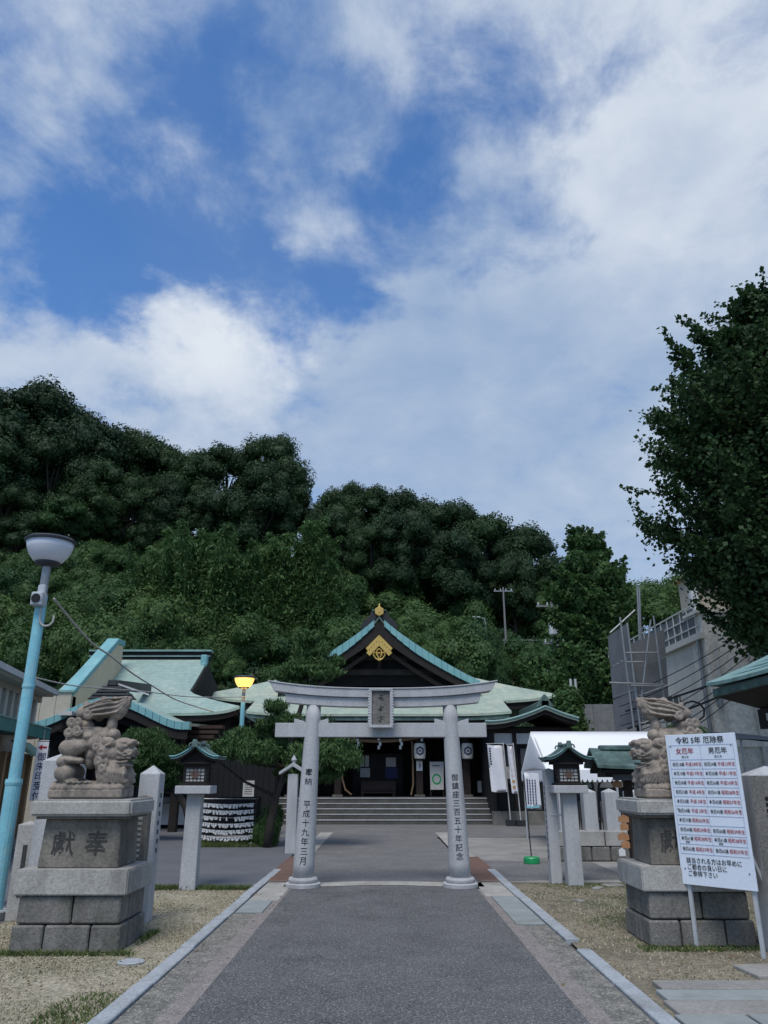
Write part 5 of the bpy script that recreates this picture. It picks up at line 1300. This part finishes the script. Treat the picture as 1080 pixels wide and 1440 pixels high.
xs = np.linspace(-110, 110, nx); ys = np.concatenate([np.linspace(43, 80, 45), np.linspace(84, 170, 15)])
gx, gy = np.meshgrid(xs, ys, indexing='ij'); gz = hill_z(gx, gy)
me = bpy.data.meshes.new('hillside'); V = np.stack([gx, gy, gz], -1).reshape(-1, 3)
me.from_pydata(V.tolist(), [], [(i*ny+j, (i+1)*ny+j, (i+1)*ny+j+1, i*ny+j+1) for i in range(nx-1) for j in range(ny-1)])
tag(link('hillside', me, MT['hill'], None, True), kind='structure')

def unit(v): return v/np.maximum(np.linalg.norm(v, axis=1, keepdims=True), 1e-9)
def leaf_quads(pos, nrm, size, aspect=.6, droop=None):
    """leaf shaped quads (kite) centred on pos with the given normals"""
    n = len(pos); nrm = unit(nrm); a = RNG.normal(size=(n, 3))
    if droop is not None: a = a*.35+droop
    u = unit(a-nrm*np.sum(a*nrm, 1, keepdims=True)); v = np.cross(nrm, u)
    s = (size*RNG.uniform(.65, 1.25, n))[:, None] if np.isscalar(size) else size[:, None]
    bend = nrm*s*.18
    q = np.stack([pos-u*s*.5-bend*.4, pos+v*s*aspect*.5+bend*.3, pos+u*s*.5-bend*.4, pos-v*s*aspect*.5+bend*.3], 1)
    return q.reshape(-1, 3)
def quads_mesh(name, V):
    n = len(V)//4; me = bpy.data.meshes.new(name)
    me.vertices.add(n*4); me.vertices.foreach_set('co', V.astype(np.float32).ravel())
    me.loops.add(n*4); me.loops.foreach_set('vertex_index', np.arange(n*4, dtype=np.int32))
    me.polygons.add(n); me.polygons.foreach_set('loop_start', np.arange(n, dtype=np.int32)*4); me.polygons.foreach_set('loop_total', np.full(n, 4, np.int32))
    me.update(calc_edges=True); return me
def shell(c, r, n, up=.25, inner=.72, lower=-.55):
    """n points and normals on an uneven ellipsoid shell, thinner below"""
    d = unit(RNG.normal(size=(int(n*1.6), 3))); d = d[d[:, 2] > lower+RNG.uniform(-.3, .2, len(d))][:n]
    k = RNG.uniform(inner, 1.06, len(d)); f = 1+.12*np.sin(d[:, 0]*5+c[0]*3)+.1*np.sin(d[:, 1]*6+d[:, 2]*4+c[2])
    p = np.array(c)+d*np.array(r)*(k*f)[:, None]; nr = d/np.array(r)*np.mean(r)
    nr = unit(nr)+RNG.normal(size=nr.shape)*.45; nr[:, 2] += up; return p, nr
def core(clumps, f):  # solid lumps added inside the leaves to block light and darken crowns
    bm = bmesh.new()
    for c, r in clumps:
        M = Matrix.Translation(c) @ Matrix.Diagonal((r[0]*f, r[1]*f, r[2]*f, 1))
        g = bmesh.ops.create_icosphere(bm, subdivisions=2, radius=1, matrix=M)
        for v in g['verts']: v.co += Vector(RNG.normal(size=3)*min(r)*.08)
    return bm
def mesh_join(name, V, bm=None):
    """leaf quads, plus the added solid core that darkens the crown inside"""
    me = quads_mesh(name, V)
    if bm is not None:
        b2 = bmesh.new(); b2.from_mesh(me); tmp = bpy.data.meshes.new('t'); bm.to_mesh(tmp); bm.free(); b2.from_mesh(tmp); b2.to_mesh(me); b2.free(); bpy.data.meshes.remove(tmp)
    return me
def trunk_mesh(name, h, r, limbs, sway=.3):
    mb = MB(); pts = [(sway*math.sin(i*.9)*i/6, sway*math.cos(i*1.3)*i/6, h*i/6) for i in range(7)]
    mb.tube(pts, [r*(1.25-.85*i/6) for i in range(7)], 8)
    for e in limbs:
        s = Vector(pts[random.randint(2, 4)]); e = Vector(e); m = (s+e)/2+Vector((0, 0, -.3))
        mb.tube([s, m, e], [r*.5, r*.35, r*.12], 6)
    me = bpy.data.meshes.new(name); me.from_pydata(mb.v, [], mb.f); me.polygons.foreach_set('use_smooth', [True]*len(me.polygons)); me.materials.append(MT['bark']); return me

def evergreen(seed, leaf='leaf_evergreen', n_cl=36, W=4.3, H0=4.0, H1=11.5, nleaf=18000, size=.29):
    rs = np.random.default_rng(seed); cl = []
    for i in range(n_cl):
        u = rs.random(); a = rs.uniform(0, 2*math.pi); z = H0+(H1-H0)*u
        w = W*math.sqrt(max(.08, 1-(2*u-.75)**2/1.7))*rs.uniform(.35, 1.0) if u < .9 else W*.3*rs.random()
        r = rs.uniform(.8, 1.9); cl.append(((w*math.cos(a), w*math.sin(a), z), (r*1.1, r*1.1, r*.95)))
    P_, N_ = [], []
    tot = sum(r[0]**2 for _, r in cl)
    for c, r in cl:
        p, n = shell(c, r, int(nleaf*r[0]**2/tot)); P_.append(p); N_.append(n)
    V = leaf_quads(np.concatenate(P_), np.concatenate(N_), size)
    me = mesh_join('crown', V, core(cl, .66)); me.materials.append(MT[leaf])
    tr = trunk_mesh('trunk', H1*.8, .3, [c for c, r in cl[:12]])
    return me, tr
def vine_mound(seed, nleaf=6500):
    rs = np.random.default_rng(seed); cl = [((0, 0, 1.2), (1.8, 1.8, 2.0))]
    for i in range(9):
        a = rs.uniform(0, 2*math.pi); w = rs.uniform(.8, 2.0); r = rs.uniform(.7, 1.2); cl.append(((w*math.cos(a), w*math.sin(a), rs.uniform(.2, 2.6)), (r, r, r*.95)))
    P_, N_ = [], []; tot = sum(r[0]**2 for _, r in cl)
    for c, r in cl: p, n = shell(c, r, int(nleaf*r[0]**2/tot), up=.35, inner=.85, lower=-.8); P_.append(p); N_.append(n)
    V = leaf_quads(np.concatenate(P_), np.concatenate(N_), .20, .8)
    me = mesh_join('crown', V, core(cl, .84)); me.materials.append(MT['leaf_vine']); tr = trunk_mesh('trunk', 2.2, .12, [(.5, .2, 2.0)]); return me, tr
def bamboo(seed):
    rs = np.random.default_rng(seed); mb = MB(); P_, N_, D_ = [], [], []
    for i in range(16):
        a = rs.uniform(0, 2*math.pi); b = np.array([rs.normal()*.9, rs.normal()*.9, 0]); h = rs.uniform(6, 9.5); lean = rs.uniform(.8, 2.2)
        pts = [b+np.array([math.cos(a)*lean*(t**2.4), math.sin(a)*lean*(t**2.4), h*(t-.12*t**4)]) for t in np.linspace(0, 1, 8)]
        mb.tube([tuple(p) for p in pts], [.05*(1-.9*k/7) for k in range(8)], 5)
        n = 560; t = rs.uniform(.08, 1, n)**.8; base = np.array([np.interp(t, np.linspace(0, 1, 8), [p[k] for p in pts]) for k in range(3)]).T
        spread = (.25+.75*(1-t))[:, None]; d = rs.normal(size=(n, 3))*np.array([.62, .62, .30])*spread; d[:, 2] -= .10
        P_.append(base+d); nn = rs.normal(size=(n, 3))*.5; nn[:, 2] += .8; N_.append(nn); dd = d.copy(); dd[:, 2] = -.5; D_.append(unit(dd))
    V = leaf_quads(np.concatenate(P_), np.concatenate(N_), .46, .22, np.concatenate(D_))
    me = quads_mesh('crown', V); me.materials.append(MT['leaf_bamboo'])
    tr = bpy.data.meshes.new('culms'); tr.from_pydata(mb.v, [], mb.f); tr.materials.append(MT['leaf_bamboo']); return me, tr
def plant(name, meshes, loc, s, label, cat, group=None, rz=None, trunk='trunk'):
    t = thing(name, label, cat, loc, random.uniform(0, 6.28) if rz is None else rz, group)
    t.scale = s if isinstance(s, tuple) else (s, s, s)
    a = bpy.data.objects.new('crown', meshes[0]); COL.objects.link(a); a.parent = t
    b = bpy.data.objects.new(trunk, meshes[1]); COL.objects.link(b); b.parent = t
    return t
EV = [evergreen(s) for s in (1, 2, 3, 4)]
EVL = [evergreen(s, 'leaf_vine', 30, 4.2, 2.5, 9.5, 12000, .27) for s in (11, 12)]
VM = [vine_mound(s) for s in (21, 22, 23)]
BB = [bamboo(s) for s in (31, 32)]
# crest trees fitted to the skyline
SKY = [(-260, 560), (-120, 545), (0, 548), (40, 545), (100, 568), (150, 596), (220, 612), (285, 642), (315, 620), (370, 612), (425, 630), (462, 682), (540, 676), (600, 702), (650, 714), (700, 730), (740, 748), (765, 782), (820, 790), (900, 775), (960, 770), (1080, 760), (1250, 750)]
sx_, sy_ = np.array([p[0] for p in SKY]), np.array([p[1] for p in SKY])
def crest(px, Y, dy=0, W=1.0, mesh=None, label='dark broadleaf evergreen tree on the crest of the wooded hill', group='trees along the hill crest'):
    top = P(px, float(np.interp(px, sx_, sy_))+dy, Y); g = float(hill_z(top.x, Y)); h = max(5., top.z-g); k = h/12.0
    return plant('evergreen_tree', mesh or random.choice(EV), (top.x, Y, g-.2), (k*W, k*W, k), label, 'tree', group)
crest(384, 74, 0, .82, EV[1], 'tall spreading evergreen standing alone above the hill crest, centre left', None)
crest(48, 70, 0, .95, EV[2], 'tallest dark evergreen at the top left of the hill', None)
for px in list(range(-230, 360, 46))+list(range(470, 760, 36)): crest(px+random.randint(-8, 8), random.uniform(71, 76), random.uniform(0, 14), random.uniform(.8, 1.0))
for px in list(range(-200, 460, 56))+list(range(470, 760, 52)): crest(px+random.randint(-12, 12), random.uniform(66, 69), random.uniform(38, 70), random.uniform(.75, .95))
for px in range(790, 1260, 42): crest(px, random.uniform(66, 76), random.uniform(0, 25), 1.1, random.choice(EVL), 'evergreen tree on the low hill behind the ginkgo and mortar building', 'trees behind the ginkgo')
for px in range(560, 830, 30):
    t_ = P(px, 800, 73); plant('crest_bush', random.choice(VM), (t_.x, 73+random.uniform(-2, 2), float(hill_z(t_.x, 73))-.6), random.uniform(1.3, 1.8), 'dense undergrowth bush between the tree trunks on the right hill crest', 'bush', 'undergrowth on the right crest')
# slope: trees above, vine-covered bushes below, bamboo in the middle
def hx(px, py): 
    h = hit(px, py); return h
for py in range(700, 900, 34):
    for px in range(-60, 760, 44):
        x, y_ = px+random.uniform(-20, 20), py+random.uniform(-14, 14)
        h = hit(x, y_)
        if h is None or h.y > 70: continue
        if y_ < 800 or x > 640:
            if x > 600 and y_ > 850: continue
            plant('slope_tree', random.choice(EV+EVL), h-Vector((0, 0, 1.2)), random.uniform(.42, .70), 'dark leafy tree in the woods on the hill slope', 'tree', 'trees on the hill slope')
        elif random.random() < .45 and y_ < 850:
            plant('slope_tree', random.choice(EVL), h-Vector((0, 0, 1.5)), random.uniform(.40, .55), 'dark leafy tree in the woods on the hill slope', 'tree', 'trees on the hill slope')
for py in range(790, 965, 24):
    for px in range(-20, 780, 40):
        x, y_ = px+random.uniform(-18, 18), py+random.uniform(-10, 10); h = hit(x, y_)
        if h is None or (x > 690 and y_ > 880 and y_ < 930): continue
        s = random.uniform(.38, 1.15)
        plant('vine_bush', random.choice(VM), h-Vector((0, 0, .5*s)), (s, s, s*random.uniform(.9, 1.35)), 'rounded bush overgrown with vines on the lower hill slope', 'bush', 'vine bushes on the slope')
for (px, py, s) in ((215, 885, 1.0), (240, 880, 1.2), (262, 872, 1.05), (285, 880, 1.2), (312, 885, 1.0), (335, 872, 1.05), (352, 880, .9), (385, 882, 1.0), (410, 878, 1.2), (432, 872, 1.25), (452, 880, 1.0), (470, 885, .8)):
    h = hit(px, py)
    if h: plant('bamboo_clump', random.choice(BB), h-Vector((0, .6, 1.6)), (s*.95, s*.95, s*.95), 'pale green bamboo clump on the hill slope above the office', 'bamboo', 'bamboo on the hill slope', trunk='culms')
# ground cover of vine leaves over the whole slope
n = 60000; gx = RNG.uniform(-48, 24, n); gy = 43.6+30*RNG.random(n)**1.2; gz = hill_z(gx, gy)+RNG.uniform(0, .7, n)*(.5+.5*np.sin(gx*1.3)*np.sin(gy*1.1))
nn = RNG.normal(size=(n, 3))*.5+np.array([0, -.5, .8])
me = quads_mesh('vine_cover', leaf_quads(np.stack([gx, gy, gz], 1), nn, .38, .85)); tag(link('vine_cover', me, MT['leaf_evergreen']), 'mat of vine leaves covering the hill slope', 'ground cover', kind='stuff')  # dark leaf colour stands in for shade in the gaps between bushes
# hillside path: fence, lamp, pole
h = hit(712, 912); utility_pole(h, P(712, 826, h.y).z-h.z, .10, 'slim pale pole on the hillside above the fence', [(P(712, 832, h.y).z-h.z, 1.6)], None, 'pole_concrete')
h = hit(684, 905); t = thing('hillside_lamp', 'curved grey street lamp on the hillside left of the pale pole', 'street lamp', h)
hz = P(684, 868, h.y).z-h.z
MB().tube([(0, 0, 0), (0, 0, hz-.5), (-.1, 0, hz-.15), (-.45, 0, hz)], .07, 8).build('pole', MT['metal_grey'], t); MB().box((-.75, 0, hz-.06), (.65, .2, .12)).build('lamp_head', MT['metal_pale'], t, bevel=.03)
h = hit(745, 918); t = thing('hillside_fence', 'short pale rail fence on the hillside right of the pale pole', 'fence', h)
for i in range(7): MB().box((-2.0+i*.7, 0, -.4), (.1, .1, 1.5)).build('post', MT['pole_concrete'], t)
for z in (.55, .95): MB().box((.1, -.08, z), (4.5, .06, .1)).build('rail', MT['pole_concrete'], t)

# ginkgo trees: limbs set with leafy shoots
def ginkgo(seed, H, z0, Rmax, nshoot, nleaf, size, prof, leaf='leaf_ginkgo'):
    rs = np.random.default_rng(seed); mb = MB(); P_, N_ = [], []
    mb.tube([(0, 0, 0), (.05, 0, H*.3), (0, .05, H*.6), (.03, 0, H*.97)], [.30, .24, .14, .02], 10)
    for i in range(nshoot):
        u = (i+rs.random())/nshoot; zb = z0+(H-z0)*u*.93; a = i*2.39996+rs.uniform(-.3, .3)
        L = Rmax*prof(u)*rs.uniform(.72, 1.12); rise = L*rs.uniform(.35, .75)+.35*(u > .85)
        s = np.array([0, 0, zb]); e = np.array([L*math.cos(a), L*math.sin(a), zb+rise])
        m = (s+e)/2+np.array([0, 0, -.12*L])
        mb.tube([tuple(s), tuple(m), tuple(e)], [.045+.02*L, .03, .008], 5)
        # leaves along the limb and on side shoots
        k = int(nleaf*(L/Rmax+.15)); t = rs.random(k)**.62
        c = ((1-t)**2)[:, None]*s+(2*t*(1-t))[:, None]*m+(t**2)[:, None]*e
        w = (.16+.75*L/Rmax*(1-t)**.6*t**.3*1.4)[:, None]; d = rs.normal(size=(k, 3))*w*np.array([.62, .62, .5])
        P_.append(c+d); nn = rs.normal(size=(k, 3)); nn[:, 2] = abs(nn[:, 2])+.2; N_.append(nn)
        for q in range(int(3+4*L/Rmax)):
            tt = rs.uniform(.45, 1); b = (1-tt)**2*s+2*tt*(1-tt)*m+tt**2*e; l = rs.uniform(.5, 1.1)*(.6+.4*Rmax/4)
            dv = np.array([math.cos(a)+rs.normal()*.6, math.sin(a)+rs.normal()*.6, rs.uniform(.5, 1.4)]); dv = dv/np.linalg.norm(dv)*l
            mb.tube([tuple(b), tuple(b+dv)], [.012, .004], 4); kk = int(nleaf*.13); tt2 = rs.random(kk)[:, None]
            P_.append(b+dv*tt2+rs.normal(size=(kk, 3))*.085*(1.15-tt2*.6)); nn = rs.normal(size=(kk, 3)); nn[:, 2] = abs(nn[:, 2])+.2; N_.append(nn)
    V = leaf_quads(np.concatenate(P_), np.concatenate(N_), size, .85)
    cl = []
    for i in range(26):
        u = (i+.5)/26*.86; a = i*2.4; rr = Rmax*prof(u)*.38; q = max(.3, Rmax*prof(u)*.30); cl.append(((rr*math.cos(a), rr*math.sin(a), z0+.9+(H-z0)*u), (q, q, q*.9)))
    for c, r in cl:
        p_, n_ = shell(c, tuple(x*1.45 for x in r), int(nleaf*5.5), inner=.62, lower=-1.2); P_.append(p_); N_.append(n_)
    V = leaf_quads(np.concatenate(P_), np.concatenate(N_), size, .85)
    me = mesh_join('crown', V, core(cl, .62)); me.materials.append(MT[leaf])
    tr = bpy.data.meshes.new('trunk'); tr.from_pydata(mb.v, [], mb.f); tr.materials.append(MT['bark']); return me, tr
big = ginkgo(5, 14.7, 3.8, 3.95, 170, 520, .13, lambda u: max(.06, np.interp(u, [0, .08, .18, .27, .35, .46, .58, .70, .84, 1], [.52, .74, .94, .96, .80, .94, .76, .58, .34, .06])))
plant('ginkgo_tree', big, (10.8, 18.4, 0), 1.0, 'large dark ginkgo tree filling the upper right edge', 'tree', rz=.4)
mid = ginkgo(6, 13.4, 2.4, 3.4, 120, 460, .19, lambda u: max(.06, (.85+.2*math.sin(u*11))*(1-u**1.9)), 'leaf_ginkgo_young')
plant('ginkgo_tree', mid, (10.1, 36, 0), 1.0, 'smaller upright ginkgo tree behind the white tent and screens', 'tree', rz=1.)
gs = ginkgo(7, 2.6, .3, .8, 30, 130, .12, lambda u: max(.1, 1-u*.8), 'leaf_ginkgo_young')
plant('sapling', gs, P(800, 1010, 30)-Vector((0, 0, 2.3)), 1.0, 'leafy sapling beside the side building roof', 'sapling')

# pines with flat needle pads
def pine(pads, trunk_pts, r0, nper=1500, size=.16, leaf='leaf_pine'):
    P_, N_, D_ = [], [], []; cl = []; mb = MB()
    mb.tube(trunk_pts, [r0*(1-.75*i/(len(trunk_pts)-1)) for i in range(len(trunk_pts))], 9)
    tp = [Vector(p) for p in trunk_pts]
    for (x, y, z, rx, ry, rz) in pads:
        n = int(nper*(rx*ry)**.8/.35+200); d = unit(RNG.normal(size=(n, 3))); k = RNG.random(n)[:, None]**.4
        f = 1+.16*np.sin(d[:, 0:1]*7+x*5)+.13*np.sin(d[:, 1:2]*8+z*3)
        p = np.array([x, y, z])+d*np.array([rx, ry, rz])*k*f; P_.append(p)
        nn = RNG.normal(size=(n, 3)); N_.append(nn); dd = d.copy()*.5; dd[:, 2] = 1.0; D_.append(unit(dd))
        cl.append(((x, y, z-.05), (rx*.75, ry*.75, rz*.55)))
        q = min(tp, key=lambda t: (t-Vector((x, y, z-.3))).length); mb.tube([q, (q+Vector((x, y, z-.15)))/2+Vector((0, 0, -.08)), (x, y, z-.1)], [r0*.4, r0*.28, r0*.1], 6)
    V = leaf_quads(np.concatenate(P_), np.concatenate(N_), size, .20, np.concatenate(D_))
    me = mesh_join('crown', V, core(cl, 1.0)); me.materials.append(MT[leaf])
    tr = bpy.data.meshes.new('trunk'); tr.from_pydata(mb.v, [], mb.f); tr.polygons.foreach_set('use_smooth', [True]*len(tr.polygons)); tr.materials.append(MT['bark']); return me, tr
def pads_px(lst, Y, base):
    out = []
    for (px, py, rw, rh, dy) in lst:
        c = P(px, py, Y+dy); k = (Y+dy)/1000.; out.append((c.x-base[0], dy, c.z, rw*k, rw*k*.8, rh*k))
    return out
base = PG(376, 1192); Y = base.y
tp = [(0, 0, 0)]+[(P(px, py, Y).x-base.x, 0, P(px, py, Y).z) for px, py in ((380, 1160), (388, 1120), (402, 1080), (412, 1030), (428, 980), (436, 930), (436, 905))]
pads = pads_px([(325, 1052, 32, 13, -.2), (302, 1060, 18, 9, .3), (365, 1058, 32, 15, -.5), (400, 1040, 30, 16, .4), (430, 1066, 34, 18, -.3), (465, 1050, 32, 18, .2), (482, 1068, 24, 14, -.2), (345, 1035, 26, 12, .5), (450, 1025, 30, 14, .4),
                (388, 993, 16, 9, -.3), (400, 1012, 20, 10, -.2), (372, 1020, 14, 8, .1), (418, 1086, 30, 12, .3), (455, 1088, 24, 11, .1),
                (432, 938, 34, 14, 0), (405, 950, 22, 9, .3), (458, 945, 22, 10, -.3), (440, 915, 28, 13, .2), (432, 896, 20, 10, 0), (420, 968, 28, 9, .1), (470, 930, 12, 8, .2)], Y, base)
plant('pine_tree', pine(pads, tp, .115, 1900, .15), (base.x, base.y, 0), 1.0, 'tall trained pine with needle pads left of the torii gate', 'tree', rz=0)
base = PG(272, 1162); base.y = 21; base = Vector((P(276, 1150, 21).x, 21, 0)); Y = 21
tp = [(0, 0, 0)]+[(P(px, py, Y).x-base.x, 0, P(px, py, Y).z) for px, py in ((262, 1135), (246, 1112), (228, 1090), (210, 1065))]
pads = pads_px([(205, 1045, 36, 16, 0), (175, 1052, 24, 14, .2), (230, 1062, 30, 16, -.3), (195, 1070, 30, 15, -.4), (215, 1085, 34, 14, -.2), (245, 1078, 18, 12, .2), (185, 1092, 22, 12, 0), (225, 1100, 24, 9, -.1), (200, 1034, 24, 9, .3)], Y, base)
plant('pine_tree', pine(pads, tp, .13, 2200, .14, 'leaf_shrub'), (base.x, base.y, 0), 1.0, 'low rounded pine with leaning trunk right of the left lion', 'tree', rz=0)
def shrub(px, py, s, label):
    g = PG(px, py); plant('shrub', VM[int(px) % 3], (g.x, g.y, -.1), s, label, 'shrub')
shrub(376, 1190, (.16, .16, .32), 'small dark shrub at the foot of the tall pine'); shrub(366, 1186, (.18, .16, .2), 'low shrub between the paper rack and the pine')
t = P(806, 1020, 30)
# vine cover spills over the wall at right
plant('shrub', VM[1], (P(985, 1025, 12.5).x, 13.2, P(985, 1032, 12.5).z-.25), .14, 'small bright shrub above the right lion back', 'shrub')
# grasses
def blades(name, n, region, h, m, label, cat, keep=None, z=0.):
    x = RNG.uniform(region[0], region[1], n); y = RNG.uniform(region[2], region[3], n)
    dens = np.sin(x*3.1+1.3*np.sin(y*2.3))+np.sin(y*4.1+x*1.7)+np.sin(x*9+y*7)*.5
    k = dens > RNG.uniform(-2.2, 1.3, n)
    if keep is not None: k &= keep(x, y)
    x, y = x[k], y[k]; n = len(x); hh = h*RNG.uniform(.4, 1.2, n); a = RNG.uniform(0, 6.28, n); w = .004+.004*RNG.random(n); ln = RNG.normal(size=(n, 2))*hh[:, None]*.8
    b = np.stack([x, y, np.full(n, z)], 1); dx = np.stack([np.cos(a)*w, np.sin(a)*w, 0*a], 1); tip = b+np.stack([ln[:, 0], ln[:, 1], hh], 1)
    V = np.stack([b-dx, b+dx, tip+dx*.3, tip-dx*.3], 1).reshape(-1, 3)
    return tag(link(name, quads_mesh(name, V), MT[m]), label, cat, kind='stuff')
outped = lambda x, y: ~((x > -3.56) & (x < -2.45) & (y > 7.96) & (y < 8.84)) & (x < -1.93)
outr = lambda x, y: ~((x > 2.54) & (x < 3.66) & (y > 8.24) & (y < 9.1))
blades('dry_grass', 60000, (-4.3, -1.93, 5.2, 12.3), .013, 'grass_dry', 'short dead straw grass covering the left bed', 'grass', outped)
blades('green_tufts', 1300, (-3.7, -2.3, 7.86, 7.99), .045, 'grass_green', 'green weeds along the foot of the left pedestal', 'weeds', outped)
blades('green_tufts', 700, (-2.46, -2.38, 7.9, 9.0), .045, 'grass_green', 'green weeds along the side of the left pedestal', 'weeds', outped)
blades('green_tufts', 900, (-2.35, -1.96, 5.6, 6.6), .03, 'grass_green', 'green grass patch beside the left kerb in front', 'grass')
blades('green_tufts', 9000, (1.9, 4.6, 8.6, 12.9), .022, 'grass_green', 'mossy green grass on the soil around the right lantern post', 'grass', lambda x, y: outr(x, y) & (np.sin(x*2.3)+np.sin(y*1.9+x) > .1))
blades('green_tufts', 1600, (2.45, 3.9, 8.05, 8.3), .035, 'grass_green', 'green weeds along the foot of the right pedestal', 'weeds', outr)
blades('green_tufts', 4000, (-4.2, -1.95, 12.15, 12.36), .06, 'grass_green', 'green weeds along the far edge of the left bed', 'weeds')
blades('green_tufts', 9000, (-4.6, -3.0, 19.2, 20.8), .10, 'grass_green', 'green grass under the fortune paper rack', 'grass')
blades('dry_grass', 12000, (1.9, 4.6, 7.0, 12.6), .018, 'grass_dry', 'sparse straw on the soil right of the path', 'grass', outr)
# leaf litter
def litter(name, n, region, label, keep):
    x = RNG.uniform(region[0], region[1], n); y = RNG.uniform(region[2], region[3], n); k = keep(x, y); x, y = x[k], y[k]; n = len(x)
    nn = RNG.normal(size=(n, 3))*.25; nn[:, 2] += 1
    tag(link(name, quads_mesh(name, leaf_quads(np.stack([x, y, np.full(n, .022)], 1), nn, .032, .75)), MT['leaf_fallen']), label, 'leaves', kind='stuff')
leafmat('leaf_fallen', (.20, .12, .05), (.10, .09, .04), .1, .0)
litter('fallen_leaves', 420, (-4.2, -1.95, 5.4, 12.2), 'scattered dead leaves on the left bed', outped)
litter('fallen_leaves', 520, (1.9, 4.8, 6.9, 12.8), 'scattered dead leaves on the right soil', outr)
litter('fallen_leaves', 130, (-1.8, 1.8, 5, 12.2), 'few dead leaves blown along the path edges', lambda x, y: abs(x) > 1.3)
# dark awning on the mortar wall behind the notice board
a = P(1036, 1040, 20.5)
t = thing('awning', 'dark grey curved awning behind the broad granite post', 'awning', (a.x, 20.5, 0))
MB().sheet(lambda u, v: (3.0*u, 1.6*v, a.z+.03-.34*u**1.6+.25*v), 12, 4, .03).build('canopy', MT['sheet_grey'], t)
MB().sheet(lambda u, v: (3.0*u, -.01, a.z+.02-.34*u**1.6-.10*u*v), 12, 2, .01).build('edge', MT['metal_dark'], t)
for x in (.15, 2.8): MB().tube([(x, .1, 0), (x, .1, a.z-.34*(x/3)**1.6)], .03, 8).build('post', MT['metal_grey'], t)
